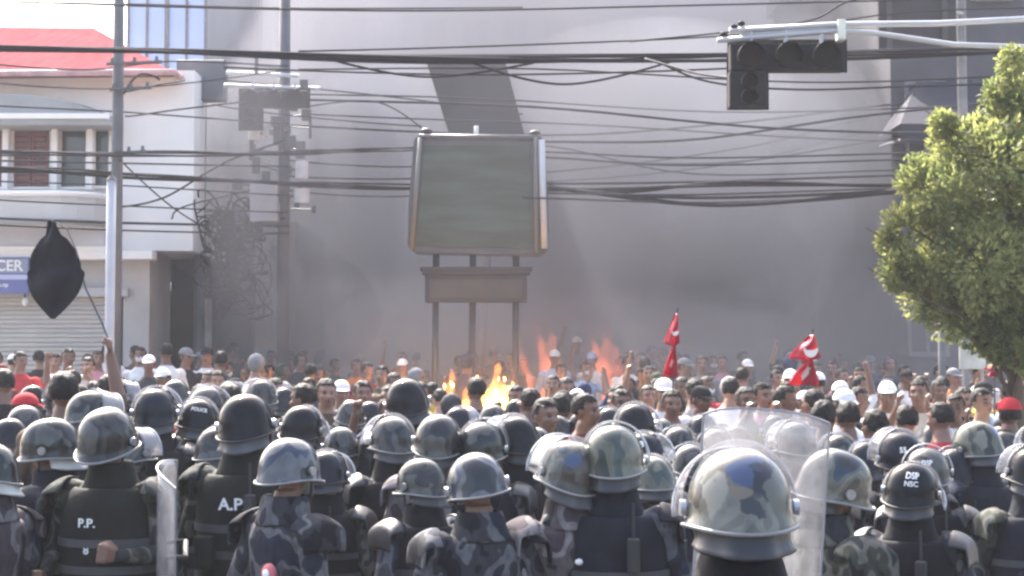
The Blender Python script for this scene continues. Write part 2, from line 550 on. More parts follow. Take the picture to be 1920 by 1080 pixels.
# arched canopy over the windows: a shallow vault standing proud of the wall
bm = bmesh.new()
N = 20
rowf, rowb, rowi = [], [], []
for i in range(N + 1):
    t = i / N
    px_ = -170 + t * 378
    h = 232 - 56 * math.sin(math.pi * t) ** 0.62
    p = pix(px_, h, D - .75); q = pix(px_, h, D); q.z = p.z + .1
    rowf.append(bm.verts.new(p)); rowb.append(bm.verts.new((p.x, D + .02, p.z + .08)))
    z0 = pix(0, 234, D - .75).z
    rowi.append((bm.verts.new((p.x, D - .75, min(z0, p.z - .01))), bm.verts.new((p.x, D + .02, min(z0, p.z - .01)))))
for i in range(N):
    bm.faces.new((rowf[i], rowf[i + 1], rowb[i + 1], rowb[i]))
    bm.faces.new((rowi[i][0], rowi[i + 1][0], rowf[i + 1], rowf[i]))
    bm.faces.new((rowi[i][0], rowi[i][1], rowi[i + 1][1], rowi[i + 1][0]))
obj('arched_canopy', bm, mat('canopy_grey', (0.33, 0.335, 0.33), 0.7, 0.15, 1.5, rand=False), bld)
bm = bmesh.new()
boxp(bm, -170, 212, 205, 222, D - .80, .06); obj('canopy_moulding', bm, M_PLAST, bld)


def house_window(px0, py0, px1, py1, shut, d=D):
    f = bmesh.new()
    w_ = 5
    boxp(f, px0 - w_, py0 - w_, px1 + w_, py0, d - .10, .09); boxp(f, px0 - w_, py1, px1 + w_, py1 + w_, d - .10, .09)
    boxp(f, px0 - w_, py0 + .2, px0, py1 - .2, d - .10, .09); boxp(f, px1, py0 + .2, px1 + w_, py1 - .2, d - .10, .09)
    fo = obj('window', f, M_PLAST, bld)
    b_ = bmesh.new(); boxp(b_, px0, py0, px1, py1, d - .02, .018); obj('pane', b_, M_GLASS, fo)
    if shut:
        n = 2
        for k in range(n):
            b_ = bmesh.new()
            a0 = px0 + (px1 - px0) * k / n; a1 = px0 + (px1 - px0) * (k + 1) / n - 1.5
            boxp(b_, a0, py0, a0 + 5, py1, d - .085, .03); boxp(b_, a1 - 5, py0, a1, py1, d - .085, .03)
            for j in range(11):
                y = py0 + (py1 - py0) * j / 11
                boxp(b_, a0 + 5, y + 1, a1 - 5, y + 8, d - .075, .02)
            obj('shutter', b_, M_SHUT, fo)


house_window(26, 236, 92, 350, True)
house_window(-52, 236, 6, 350, True)
house_window(114, 238, 160, 350, False)
house_window(176, 240, 203, 348, False)
for px_ in (9, 101, 167):
    bm = bmesh.new()
    boxp(bm, px_ - 7, 233, px_ + 7, 356, D - .3, .22, .02)
    obj('pilaster', bm, M_PLAST, bld)
# curved balcony slab with a rail
bm = bmesh.new()
rr = []
for i in range(15):
    t = i / 14
    px_ = -170 + 380 * t
    yy = D - 0.95 * (1 - max(0, (t - .75) / .25) ** 2) ** 0.5 if t > .75 else D - .95
    p = pix(px_, 372, D - .5)
    rr.append((p.x, yy))
zt_, zb_ = pix(0, 368, D - .95).z, pix(0, 412, D - .95).z
top = [bm.verts.new((x, y, zt_)) for x, y in rr]; bot = [bm.verts.new((x, y, zb_)) for x, y in rr]
tb = [bm.verts.new((x, D - .002, zt_)) for x, y in rr]; bb = [bm.verts.new((x, D - .002, zb_)) for x, y in rr]
for i in range(14):
    bm.faces.new((bot[i], bot[i + 1], top[i + 1], top[i])); bm.faces.new((top[i], top[i + 1], tb[i + 1], tb[i])); bm.faces.new((bb[i], bb[i + 1], bot[i + 1], bot[i]))
obj('balcony', bm, mat('balcony_grey', (0.5, 0.49, 0.47), 0.8, 0.1, 1, rand=False), bld)
bm = bmesh.new()
tube(bm, [(x, y - .03, zt_ + .05) for x, y in rr], .045, 6); obj('balcony_rail', bm, M_PLAST, bld)
bm = bmesh.new(); tube(bm, [(x, y - .03, zb_ - .03) for x, y in rr], .05, 6); obj('balcony_edge', bm, M_CONC, bld)
# ledge band over the shop
bm = bmesh.new(); boxp(bm, -160, 470, 286, 486, D - .35, .34, .02); obj('shop_ledge', bm, M_PLAST, bld)
bm = bmesh.new(); boxp(bm, -60, 540, 240, 556, D - .14, .18, .01); obj('shutter_box', bm, M_PLASTG, bld)
# roller shutter of single slats
ro = bmesh.new(); boxp(ro, 232, 556, 238, 880, D + .02, .1); boxp(ro, -60, 556, -54, 880, D + .02, .1)
ro = obj('roller_shutter', ro, M_METAL, bld)
zz = zsh
me0 = None
k = 0
while zz > gz + .05:
    bm = bmesh.new()
    x0, x1 = pix(-53, 0, D).x, pix(231, 0, D).x
    h = 0.075
    vs = []
    prof = [(0, .0), (.012, -.018), (.05, -.026), (.07, -.008), (h - .003, .0)]
    if me0 is None:
        ra = [bm.verts.new((x0, D + .07 + y, -z)) for z, y in prof]; rb = [bm.verts.new((x1, D + .07 + y, -z)) for z, y in prof]
        for i in range(4): bm.faces.new((ra[i], rb[i], rb[i + 1], ra[i + 1]))
        me0 = to_mesh(bm, 'slat')
    o = link('slat', me0, ro, M_BEIGE)
    o.location = (0, 0, zz)
    zz -= h

# the shop's boards
bs = empty('shop_sign', pix(0, 515, D - .3))
tag(bs, 'blue shop sign with white capitals over the beige roller shutter', 'sign')
bm = bmesh.new(); boxp(bm, -150, 482, 54, 550, D - .42, .1, .01); obj('board', bm, mat('sign_blue', (0.10, 0.12, 0.30), 0.5, 0.1, 2), bs)
bm = bmesh.new(); boxp(bm, -150, 485, 52, 512, D - .425, .004); obj('top_band', bm, mat('sign_grey_blue', (0.24, 0.25, 0.36), 0.5, 0.1, 2), bs)
bm = bmesh.new(); boxp(bm, -150, 515, 52, 524, D - .425, .004); obj('stripe', bm, mat('sign_pale', (0.4, 0.43, 0.6), 0.5, 0.1, 2), bs)
for body, size, px_, py_ in (('( CER', .245, 8, 499), ('.co.np', .095, 2, 534)):
    me = text_mesh(body, size)
    o = link('lettering', me, bs, M_WHITE)
    o.rotation_euler = (R(90), 0, 0)
    o.location = pix(px_, py_, D - .432)
bs2 = empty('blank_board', pix(40, 440, D - .3))
tag(bs2, 'pale grey blank fascia board under the balcony, behind the black flag', 'board')
bm = bmesh.new(); boxp(bm, -150, 420, 196, 466, D - .3, .1, .01); obj('panel', bm, mat('board_pale', (0.50, 0.51, 0.56), 0.6, 0.1, 1), bs2)
bm = bmesh.new(); boxp(bm, -152, 462, 198, 470, D - .34, .03); obj('trim', bm, M_PLAST, bs2)
lamp = empty('wall_lamp', pix(47, 565, D - .2))
tag(lamp, 'small white bulb lamp hanging under the blue shop sign', 'lamp')
bm = bmesh.new(); ellipsoid(bm, pix(47, 566, D - .2), (.05, .05, .07)); obj('bulb', bm, M_WHITE, lamp, True)
bm = bmesh.new(); tube(bm, [pix(47, 562, D - .2), pix(47, 549, D - .2)], .02, 6); obj('holder', bm, M_RUB, lamp)

# ------------------------------------------------------------------ neighbouring shop with dark awning
D2 = 29.0
sh = empty('awning_shop', pix(340, 900, D2)); sh.location.z = ground_z(D2) + .14
tag(sh, 'low pale shop under a sloping dark awning, right beside the white house', 'shop')
bm = bmesh.new()
g2 = ground_z(D2) - .2
box(bm, pix(300, 0, D2).x, pix(540, 0, D2).x, D2 + 1.2, D2 + 6, g2, pix(0, 405, D2).z); obj('wall', bm, mat('stained_wall', (0.10, 0.10, 0.105), .9, .35, 1.2), sh)
bm = bmesh.new()
for a0, a1, t_ in ((252, 268, 470), (372, 392, 560), (478, 520, 430)):
    p = pix(a0, t_, D2); q = pix(a1, t_, D2)
    bm = bmesh.new(); box(bm, p.x, q.x, D2, D2 + .3, g2, p.z, .01); obj('pillar', bm, M_PLAST if a0 > 300 else M_PLASTG, sh)
bm = bmesh.new()
p0, p1, p2 = pix(286, 440, D2 - .9), pix(300, 452, D2 - .9), pix(404, 532, D2 - .9)
for y0, y1 in ((D2 - .9, D2 + 1.19),):
    pr = [pix(286, 438, D2 - .9), pix(330, 452, D2 - .9), pix(410, 530, D2 - .9), pix(404, 540, D2 - .9), pix(330, 500, D2 - .9), pix(286, 520, D2 - .9)]
    A = [bm.verts.new(p) for p in pr]; B = [bm.verts.new((p.x, y1, p.z)) for p in pr]
    bm.faces.new(A[::-1]); bm.faces.new(B)
    for i in range(6): bm.faces.new((A[i], A[(i + 1) % 6], B[(i + 1) % 6], B[i]))
obj('awning', bm, mat('awning_dark', (0.05, 0.05, 0.055), 0.8, 0.3, 2), sh)
bm = bmesh.new(); boxp(bm, 300, 545, 372, 700, D2 + 1.1, .08); obj('shopfront', bm, mat('shop_dark', (0.04, 0.04, 0.05), 0.6, 0.3, 2), sh)
bm = bmesh.new(); boxp(bm, 394, 560, 474, 700, D2 + 1.1, .08); obj('shopfront', bm, mat('shop_dark', (0.04, 0.04, 0.05), 0.6), sh)
rs = empty('round_sign', pix(506, 452, D2 - .1))
tag(rs, 'pale round sign on a pale panel beside the transformer pole', 'sign')
bm = bmesh.new(); disc(bm, pix(506, 452, D2 - .08), .17, 'y', 24, .05); obj('disc', bm, mat('round_cream', (0.5, 0.47, 0.38), 0.5), rs)
bm = bmesh.new(); boxp(bm, 478, 424, 522, 492, D2 - .05, .045, .005); obj('panel', bm, mat('panel_pale', (0.5, 0.5, 0.5), 0.6), rs)

# ------------------------------------------------------------------ far buildings
def facade(name, label, px0, px1, d, deep, ztop, m, cols, rows_, glass, win=(0.62, 0.6), z0=None, pil=None, cat='building', curtain=False):
    x0, x1 = pix(px0, 0, d).x, pix(px1, 0, d).x
    g = ground_z(d)
    root = empty(name, ((x0 + x1) / 2, d, g))
    tag(root, label, cat)
    bm = bmesh.new(); box(bm, x0, x1, d, d + deep, g - .3, ztop); obj('wall', bm, m, root)
    bm = bmesh.new(); box(bm, x0 - .15, x1 + .15, d - .2, d + deep + .15, ztop + .003, ztop + .35); obj('parapet', bm, m, root)
    cw, ch = (x1 - x0) / cols, (ztop - g - 1) / rows_
    fm = mat('frame_grey', (0.2, 0.2, 0.205), 0.7)
    mesh_w = mesh_g = None
    for i in range(cols):
        for j in range(rows_):
            if mesh_w is None:
                ww, wh = cw * win[0] / 2, ch * win[1] / 2
                bm = bmesh.new()
                box(bm, -ww - .06, ww + .06, -.08, -.002, wh, wh + .06); box(bm, -ww - .06, ww + .06, -.12, -.002, -wh - .08, -wh)
                box(bm, -ww - .06, -ww, -.08, -.002, -wh + .001, wh - .001); box(bm, ww, ww + .06, -.08, -.002, -wh + .001, wh - .001)
                box(bm, -.03, .03, -.06, -.025, -wh + .001, wh - .001)
                mesh_w = to_mesh(bm, 'window'); mesh_w.materials.append(fm)
                bm = bmesh.new(); box(bm, -ww, ww, -.02, -.002, -wh, wh)
                mesh_g = to_mesh(bm, 'pane'); mesh_g.materials.append(glass)
            o = bpy.data.objects.new('window', mesh_w); C.objects.link(o); o.parent = root
            o.location = (x0 + cw * (i + .5) - root.location.x, 0, 1 + ch * (j + .5))
            p = bpy.data.objects.new('pane', mesh_g); C.objects.link(p); p.parent = o
    if pil:
        for i in range(cols + 1):
            bm = bmesh.new(); xx = x0 + cw * i
            box(bm, xx - pil, xx + pil, d - .35, d - .003, g, ztop - .01); obj('pilaster', bm, m, root)
    return root


M_FAC1 = mat('facade_grey', (0.36, 0.355, 0.37), 0.85, 0.12, .3, bscale=5, rand=False)
M_FAC2 = mat('facade_pale', (0.52, 0.52, 0.54), 0.85, 0.1, .3, rand=False)
M_BLUEG = mat('blue_glazing', (0.42, 0.52, 0.72), 0.15, 0.08, .5, spec=0.6, rand=False)
facade('glass_block', 'pale blue glazed office block rising behind the red roof', 240, 388, 40, 8, 14.0, M_FAC2, 2, 5, M_BLUEG, (0.9, 0.94))
facade('column_block', 'grey block with tall vertical piers beside the blue glazed block', 392, 546, 52, 9, 17.5, M_FAC1, 4, 5, M_GLASS, (0.5, 0.7), pil=.22)
facade('grey_block', 'broad grey block deep in the smoke behind the large sign', 552, 1230, 58, 12, 18.5, M_FAC1, 9, 5, M_GLASS, (0.55, 0.5), pil=.12)
facade('pale_block', 'paler plain block deep in the smoke behind the tall narrow red flag', 1236, 1660, 60, 12, 19.0, M_FAC2, 5, 5, M_GLASS, (0.45, 0.5))
facade('corner_block', 'dark grey corner building standing behind the street tree', 1668, 2300, 27, 12, 10.5, mat('facade_dark', (0.075, 0.075, 0.085), .9, .3, .6, rand=False), 5, 3, M_GLASS, (0.5, 0.5))
# awning and dark panel on the right
aw = empty('upper_awning', pix(1760, 210, 26.2))
tag(aw, 'dark blue-grey canvas awning jutting from the building above the street tree', 'awning')
bm = bmesh.new()
pr = [(1716, 152), (1842, 158), (1850, 200), (1690, 226), (1690, 262)]
pa = pix(1720, 150, 26.98); pb = pix(1900, 150, 26.98); pc = pix(1900, 232, 25.4); pd = pix(1688, 232, 25.4); pe = pix(1688, 268, 25.4); pf = pix(1900, 268, 25.4)
vs = [bm.verts.new(p) for p in (pa, pb, pc, pd, pe, pf)]
bm.faces.new((vs[0], vs[1], vs[2], vs[3])); bm.faces.new((vs[3], vs[2], vs[5], vs[4]))
b0 = bm.verts.new((pd.x, 26.98, pd.z)); b1 = bm.verts.new((pf.x, 26.98, pd.z)); bm.faces.new((vs[0], vs[3], b0))
obj('canvas', bm, mat('awning_blue', (0.035, 0.035, 0.048), 0.8, 0.2, 2), aw)
for px_ in (1692, 1790, 1890):
    bm = bmesh.new(); q = pix(px_, 262, 25.42); tube(bm, [q, (q.x, 26.96, q.z + .1)], .025, 6); obj('bracket', bm, M_METAL, aw)
hb = empty('hoarding', pix(1720, 100, 23.5))
tag(hb, 'dark rectangular hoarding seen from behind, above the signal arm beside the tree', 'hoarding')
bm = bmesh.new(); boxp(bm, 1648, -60, 1792, 102, 23.5, .12, .01); obj('panel', bm, mat('hoarding_dark', (0.045, 0.042, 0.048), 0.7, 0.2, 1), hb)
for px_ in (1668, 1772):
    bm = bmesh.new(); boxp(bm, px_ - 4, -58, px_ + 4, 100, 23.44, .058); obj('batten', bm, mat('hoarding_frame', (0.07, 0.068, 0.07), 0.7), hb)
bm = bmesh.new(); q = pix(1806, 300, 23.9); tube(bm, [(q.x, 23.9, ground_z(23.9)), (q.x, 23.9, pix(0, -80, 23.9).z)], .075, 10); obj('post', bm, mat('post_pale', (0.2, 0.2, 0.2), 0.8), hb)
for y_ in (20, 80):
    bm = bmesh.new(); a_ = pix(1780, y_, 23.66); b_ = pix(1806, y_, 23.66); tube(bm, [a_, (q.x, 23.85, b_.z)], .03, 6); obj('arm', bm, M_METAL, hb)

# leaning slab behind the sign
D3 = 27.0
ls = empty('leaning_slab', pix(900, 700, D3)); ls.location.z = ground_z(D3)
tag(ls, 'dark slab leaning at a slant, rising behind the top of the large sign', 'pylon')
bm = bmesh.new()
pr = [pix(798, 110, D3), pix(946, 110, D3), pix(1030, 430, D3), pix(898, 430, D3)]
A = [bm.verts.new(p) for p in pr]; B = [bm.verts.new(p + Vector((0, .7, 0))) for p in pr]
bm.faces.new(A); bm.faces.new(B[::-1])
for i in range(4): bm.faces.new((A[i], B[i], B[(i + 1) % 4], A[(i + 1) % 4]))
obj('slab', bm, mat('slab_dark', (0.045, 0.043, 0.05), 0.75, 0.15, .8, rand=False), ls)
bm = bmesh.new(); q = pix(888, 400, D3 + .35); tube(bm, [(q.x, q.y + .6, ls.location.z), (q.x + .3, q.y + .6, pix(0, 300, D3).z)], .09, 10); obj('column', bm, M_CONC, ls)
bm = bmesh.new(); boxp(bm, 940, 420, 975, 432, D3 + .71, .25); obj('bracket', bm, M_METAL, ls)

# ------------------------------------------------------------------ the large sign
DS = 24.0
sg = empty('street_sign', pix(888, 800, DS)); sg.location.z = ground_z(DS)
tag(sg, 'large blank grey-green sign box standing on three posts above the fire', 'sign')
M_CASE = mat('case_grey', (0.08, 0.08, 0.087), 0.45, 0.2, 3, rand=False)
M_SIGND = mat('sign_dark', (0.032, 0.031, 0.036), 0.6, 0.2, 2, rand=False)
bm = bmesh.new()
pl = [(790, 256), (998, 256), (1024, 268), (1030, 400), (1026, 472), (1012, 480), (776, 472), (764, 460), (764, 390), (776, 268)]
pl = [(783, 254), (1012, 254), (1020, 262), (1028, 380), (1028, 468), (1016, 479), (778, 474), (764, 462), (766, 380), (776, 262)]
A = [bm.verts.new(pix(x, y, DS)) for x, y in pl]
B = [bm.verts.new(pix(x, y, DS) + Vector((0, .42, 0))) for x, y in pl]
bm.faces.new(A); bm.faces.new(B[::-1])
for i in range(len(pl)): bm.faces.new((A[i], B[i], B[(i + 1) % len(pl)], A[(i + 1) % len(pl)]))
bmesh.ops.bevel(bm, geom=[e_ for e_ in bm.edges], offset=.018, segments=2, affect='EDGES')
obj('casing', bm, M_CASE, sg)
m, nt, b = base_mat('sign_face')
v = coords(nt, (0.6, 1, 3.2))
n = nt.nodes.new('ShaderNodeTexNoise'); n.inputs['Scale'].default_value = 1.6; n.inputs['Detail'].default_value = 6
nt.links.new(v.outputs[0], n.inputs['Vector'])
r = ramp(nt, [(0.3, (0.036, 0.044, 0.030)), (0.5, (0.05, 0.064, 0.046)), (0.72, (0.07, 0.102, 0.084))])
nt.links.new(n.outputs[0], r.inputs[0]); nt.links.new(r.outputs[0], b.inputs['Base Color'])
b.inputs['Roughness'].default_value = 0.6
bm = bmesh.new()
pl = [(794, 272), (994, 272), (998, 466), (780, 462)]
A = [bm.verts.new(pix(x, y, DS - .022)) for x, y in pl]; B = [bm.verts.new(pix(x, y, DS - .022) + Vector((0, .02, 0))) for x, y in pl]
bm.faces.new(A); bm.faces.new(B[::-1])
for i in range(4): bm.faces.new((A[i], B[i], B[(i + 1) % 4], A[(i + 1) % 4]))
fp = obj('face_panel', bm, m, sg)
for (x0, x1) in (((788, 258), (772, 468)), ((1004, 258), (1006, 474))):
    bm = bmesh.new(); tube(bm, [pix(*x0, DS - .04), pix(*x1, DS - .04)], .035, 10); obj('edge_strip', bm, mat('edge_olive', (0.15, 0.15, 0.125), 0.6, 0.1, 3), sg, True)
bm = bmesh.new(); tube(bm, [pix(1015, 262, DS - .04), pix(1021, 466, DS - .04)], .05, 12); obj('edge_tube', bm, mat('bright_metal', (0.5, 0.5, 0.52), 0.5, 0.1, 3), sg, True)
bm = bmesh.new(); tube(bm, [pix(786, 256, DS - .02), pix(1012, 258, DS - .02)], .04, 8); obj('top_strip', bm, M_CASE, sg, True)
bm = bmesh.new(); tube(bm, [pix(893, 256, DS + .2), pix(893, 236, DS + .2)], .035, 8); obj('finial', bm, M_WHITE, sg, True)
for px_, py_ in ((799, 246), (1003, 250)):
    bm = bmesh.new(); q = pix(px_, py_, DS + .1); ellipsoid(bm, q, (.09, .08, .05)); tube(bm, [q, q - Vector((.02, 0, .1))], .02, 6); obj('lamp', bm, M_SIGND, sg, True)
for t_, b_ in ((818, 813), (887, 884), (968, 963)):
    bm = bmesh.new()
    a0 = pix(t_, 474, DS + .2); tube(bm, [(a0.x - .03, DS + .2, sg.location.z - .1), (a0.x, DS + .2, a0.z + .15)], .05, 10); obj('post', bm, M_SIGND, sg, True)
bm = bmesh.new(); boxp(bm, 797, 514, 988, 566, DS + .02, .36, .012); lb = obj('lower_board', bm, M_SIGND, sg)
bm = bmesh.new()
for (y0, y1, w_) in ((500, 506, 10), (506, 513.8, 6)):
    boxp(bm, 797 - w_, y0, 988 + w_, y1 - .1, DS - .02 - w_ * .004, .44 + w_ * .008, .004)
obj('cornice', bm, M_SIGND, lb)
bm = bmesh.new(); boxp(bm, 806, 524, 980, 558, DS + .012, .006); obj('inset_panel', bm, mat('inset_grey', (0.05, 0.05, 0.047), 0.5, 0.15, 2), lb)

# ------------------------------------------------------------------ poles, boxes and traffic signals
def pole(name, label, px_, py_top, d, r0, r1, m, cat='pole', lean=0, group=None):
    g = ground_z(d)
    t = pix(px_, py_top, d)
    root = empty(name, (t.x - lean, d, g)); tag(root, label, cat, group)
    bm = bmesh.new(); tube(bm, [(t.x - lean, d, g - .05), (t.x - lean / 2, d, (g + t.z) / 2), (t.x, d, t.z)], [r0, (r0 + r1) / 2, r1], 12); obj('shaft', bm, m, root, True)
    return root


M_POLE = mat('pole_concrete', (0.12, 0.118, 0.12), 0.8, 0.2, 2, rand=False)
M_POLED = mat('pole_dark', (0.10, 0.10, 0.11), 0.7, 0.2, 2, rand=False)
M_BOX = mat('box_grey', (0.11, 0.11, 0.12), 0.55, 0.15, 2, rand=False)
p1_ = pole('utility_pole', 'tall grey concrete utility pole in front of the white house', 224, -60, 22.0, .09, .075, M_POLE)
for y_, l_ in ((120, 80), (168, 60), (288, 50)):
    bm = bmesh.new(); a_ = pix(224 - l_ * .3, y_, 21.86); b_ = pix(224 + l_, y_ - 4, 21.86); tube(bm, [a_, b_], .025, 6); obj('crossarm', bm, M_POLED, p1_)
    for k in (0.1, 0.5, 0.9):
        q = a_.lerp(b_, k); bm = bmesh.new(); tube(bm, [q, q + Vector((0, 0, .08))], [.03, .02], 8); obj('insulator', bm, M_POLE, p1_)
p2_ = pole('conduit_pole', 'thin pale steel pole beside the black flag stick', 209, 338, 20.0, .06, .06, mat('pale_steel', (0.42, 0.42, 0.44), 0.6, 0.1, 3, rand=False))
bm = bmesh.new(); q = pix(209, 338, 20); tube(bm, [q, q + Vector((0, 0, .05))], [.075, .03], 10); obj('cap', bm, M_POLED, p2_)
p3_ = pole('transformer_pole', 'dark utility pole carrying the far signal and a grey cabinet', 535, -60, 25.0, .11, .085, M_POLED)
bm = bmesh.new(); boxp(bm, 468, 342, 520, 415, 24.6, .3, .015); cb = obj('cabinet', bm, mat('cabinet_grey', (0.45, 0.45, 0.47), 0.5, 0.1, 2), p3_)
bm = bmesh.new(); boxp(bm, 515, 352, 533, 360, 24.75, .1); boxp(bm, 515, 398, 533, 406, 24.75, .1); obj('cabinet_bracket', bm, M_POLED, p3_)
for y_, x0, x1 in ((136, 424, 560), (160, 420, 600)):
    bm = bmesh.new(); tube(bm, [pix(x0, y_, 24.85), pix(x1, y_ + 6, 24.85)], .03, 8); obj('crossarm', bm, mat('arm_pale', (0.6, 0.6, 0.62), 0.4), p3_)
for i, (x_, y_, r_, h_, mm) in enumerate(((566, 318, .1, .26, 'cabinet_grey'), (566, 368, .12, .22, 'cabinet_grey'), (476, 250, .09, .22, 'cabinet_grey'), (500, 245, .05, .2, 'cabinet_grey'))):
    q = pix(x_, y_, 24.8); bm = bmesh.new(); tube(bm, [q - Vector((0, 0, h_ / 2)), q + Vector((0, 0, h_ / 2))], r_, 12)
    obj('junction_can', bm, mat('can_pale', (0.62, 0.62, 0.63), 0.4), p3_)
    bm = bmesh.new(); tube(bm, [q, (pix(535, 0, 25).x, 25, q.z + .02)], .018, 6); obj('can_bracket', bm, M_POLED, p3_)
rngp = random.Random(17)
for k in range(26):
    x_, y_ = rngp.uniform(440, 590), rngp.uniform(120, 420)
    q = pix(x_, y_, 24.8)
    bm = bmesh.new(); h_ = rngp.uniform(.05, .16)
    if k % 2: tube(bm, [q - Vector((0, 0, h_)), q + Vector((0, 0, h_))], rngp.uniform(.02, .05), 8)
    else: box(bm, q.x - rngp.uniform(.04, .1), q.x + .05, q.y - .05, q.y + .05, q.z - h_, q.z + h_, .006)
    tube(bm, [q, (pix(535, 0, 25).x, 25, q.z + rngp.uniform(-.1, .1))], .012, 5)
    obj('junction_box' if k % 2 == 0 else 'fuse', bm, M_POLED if k % 3 else M_BOX, p3_)
p4_ = pole('steel_post', 'grey steel post holding a square grey box beside the white house', 378, 118, 27.0, .10, .09, M_BOX)
bm = bmesh.new(); boxp(bm, 330, 112, 422, 188, 26.6, .28, .02); obj('box', bm, M_BOX, p4_)
pole('lamp_post', 'slim grey steel post under the street tree crown', 1765, 560, 19.0, .05, .045, mat('post_grey', (0.12, 0.12, 0.125), 0.8))
pole('far_pole', 'thin hazy pole in the smoke between the transformer pole and sign', 660, 545, 36.0, .07, .06, M_POLED)
q = pix(660, 570, 35.9); rs2 = empty('round_road_sign', q); tag(rs2, 'small round hazy road sign on the thin pole in the smoke', 'road sign')
bm = bmesh.new(); disc(bm, q, .22, 'y', 24, .03); obj('plate', bm, M_WHITE, rs2)
bm = bmesh.new()
bmesh.ops.create_circle(bm, cap_ends=False, segments=28, radius=.22)
for v_ in bm.verts: v_.co = Vector((v_.co.x, 0, v_.co.y))
ring = bm.verts[:]
tube(bm, [q + Vector((.2 * math.cos(t), -.02, .2 * math.sin(t))) for t in [k * 2 * math.pi / 28 for k in range(29)]], .025, 5)
bmesh.ops.delete(bm, geom=ring, context='VERTS')
obj('red_ring', bm, mat('ring_red', (0.5, 0.06, 0.05), 0.5), rs2)

M_SIG = mat('signal_black', (0.014, 0.014, 0.016), 0.7, 0.25, 6, rand=False)
M_SIG2 = mat('signal_back', (0.022, 0.022, 0.025), 0.7, 0.25, 6, rand=False)
M_LENS = [mat('lens_red', (0.016, 0.011, 0.011), 0.6, spec=.1), mat('lens_amber', (0.016, 0.014, 0.011), 0.6, spec=.1), mat('lens_green', (0.011, 0.014, 0.013), 0.6, spec=.1)]
M_ARM = mat('arm_galvanised', (0.42, 0.42, 0.43), 0.5, 0.12, 3, metal=0.2, rand=False)


def signal_head(root, pts, d, r):
    """Lens, hood and bolt for each aspect."""
    for i, (x_, y_) in enumerate(pts):
        c = pix(x_, y_, d)
        bm = bmesh.new(); disc(bm, c + Vector((0, -.015, 0)), r, 'y', 18, .03); obj('lens', bm, M_LENS[i % 3], root)
        bm = bmesh.new()
        seg = 14; A_, B_ = [], []
        for k in range(seg + 1):
            t = R(-25) + R(230) * k / seg
            L = .19 - .07 * abs(k / seg - .5) * 2
            A_.append(bm.verts.new(c + Vector((r * 1.1 * math.cos(t), 0, r * 1.1 * math.sin(t)))))
            B_.append(bm.verts.new(c + Vector((r * 1.14 * math.cos(t), -L, r * 1.14 * math.sin(t) - .02))))
        for k in range(seg): bm.faces.new((A_[k], A_[k + 1], B_[k + 1], B_[k]))
        me = evaluated(to_mesh(bm, 'hood'), [('SOLIDIFY', dict(thickness=.006))])
        link('hood', me, root, M_SIG)


def traffic_signal(label, d, k, ox, oy, name='traffic_signal'):
    """Horizontal three-aspect head with a vertical head at one end; k scales pixels, ox/oy are the offsets of its corner."""
    P = lambda x, y: (ox + x * k, oy + y * k)
    root = empty(name, pix(*P(100, 60), d)); tag(root, label, 'traffic light', 'traffic signals over the junction')
    bm = bmesh.new(); boxp(bm, *P(2, 6), *P(215, 58), d, .16, .02); obj('horizontal_housing', bm, M_SIG, root)
    bm = bmesh.new(); boxp(bm, *P(-4, 0), *P(150, 30), d + .165, .01); boxp(bm, *P(150.2, 0), *P(220, 62), d + .165, .01); obj('backplate', bm, M_SIG2, root)
    bm = bmesh.new(); boxp(bm, *P(0, 58.5), *P(70, 128), d, .16, .02); obj('vertical_housing', bm, M_SIG2, root)
    bm = bmesh.new(); boxp(bm, *P(-5, 31), *P(73, 132), d + .17, .01); obj('backplate', bm, M_SIG, root)
    signal_head(root, [P(38, 31), P(108, 31), P(178, 31)], d, .105 * k * d / 14)
    signal_head(root, [P(35, 78), P(35, 108)], d, .065 * k * d / 14)
    for x_ in (40, 105, 172):
        bm = bmesh.new(); a_ = pix(*P(x_, 8), d + .1); b_ = pix(*P(x_, -20), d + .1); tube(bm, [a_, b_], .018, 8); obj('hanger', bm, M_ARM, root)
    return root


ts1 = traffic_signal('nearest dark traffic signal hung from the twin pale arm beside the tree', 14.0, 1.0, 1368, 74)
ar = empty('signal_arm', pix(2100, 900, 14.1)); ar.location.z = ground_z(14.1)
tag(ar, 'pale twin-tube arm reaching over the street and carrying the nearest traffic signal', 'signal arm')
for nm, pts, r_ in (('upper_tube', [(1368, 58), (1575, 46), (1760, 44), (2150, 24)], .027), ('lower_tube', [(1345, 76), (1575, 58), (1640, 62), (1790, 84), (2150, 96)], .024), ('middle_tube', [(1390, 66), (1575, 52)], .014)):
    bm = bmesh.new(); tube(bm, [pix(x, y, 14.1) for x, y in pts], r_, 10); obj(nm, bm, M_ARM, ar, True)
bm = bmesh.new(); boxp(bm, 1572, 36, 1586, 74, 14.03, .14, .01); obj('clamp', bm, mat('clamp_pale', (0.6, 0.6, 0.52), 0.5), ar)
for px_, py_ in ((1357, 64), (1376, 50), (1390, 44)):
    bm = bmesh.new(); ellipsoid(bm, pix(px_, py_, 14.1), (.035, .03, .025), 8, 6); obj('end_fitting', bm, M_SIG, ar)
bm = bmesh.new(); q = pix(2150, 60, 14.1); tube(bm, [(q.x, 14.1, 0), (q.x, 14.1, q.z + .5)], [.1, .07], 12); obj('mast', bm, M_ARM, ar, True)
ts2 = traffic_signal('hazy farther traffic signal on the dark transformer pole', 24.4, .60, 450, 166)

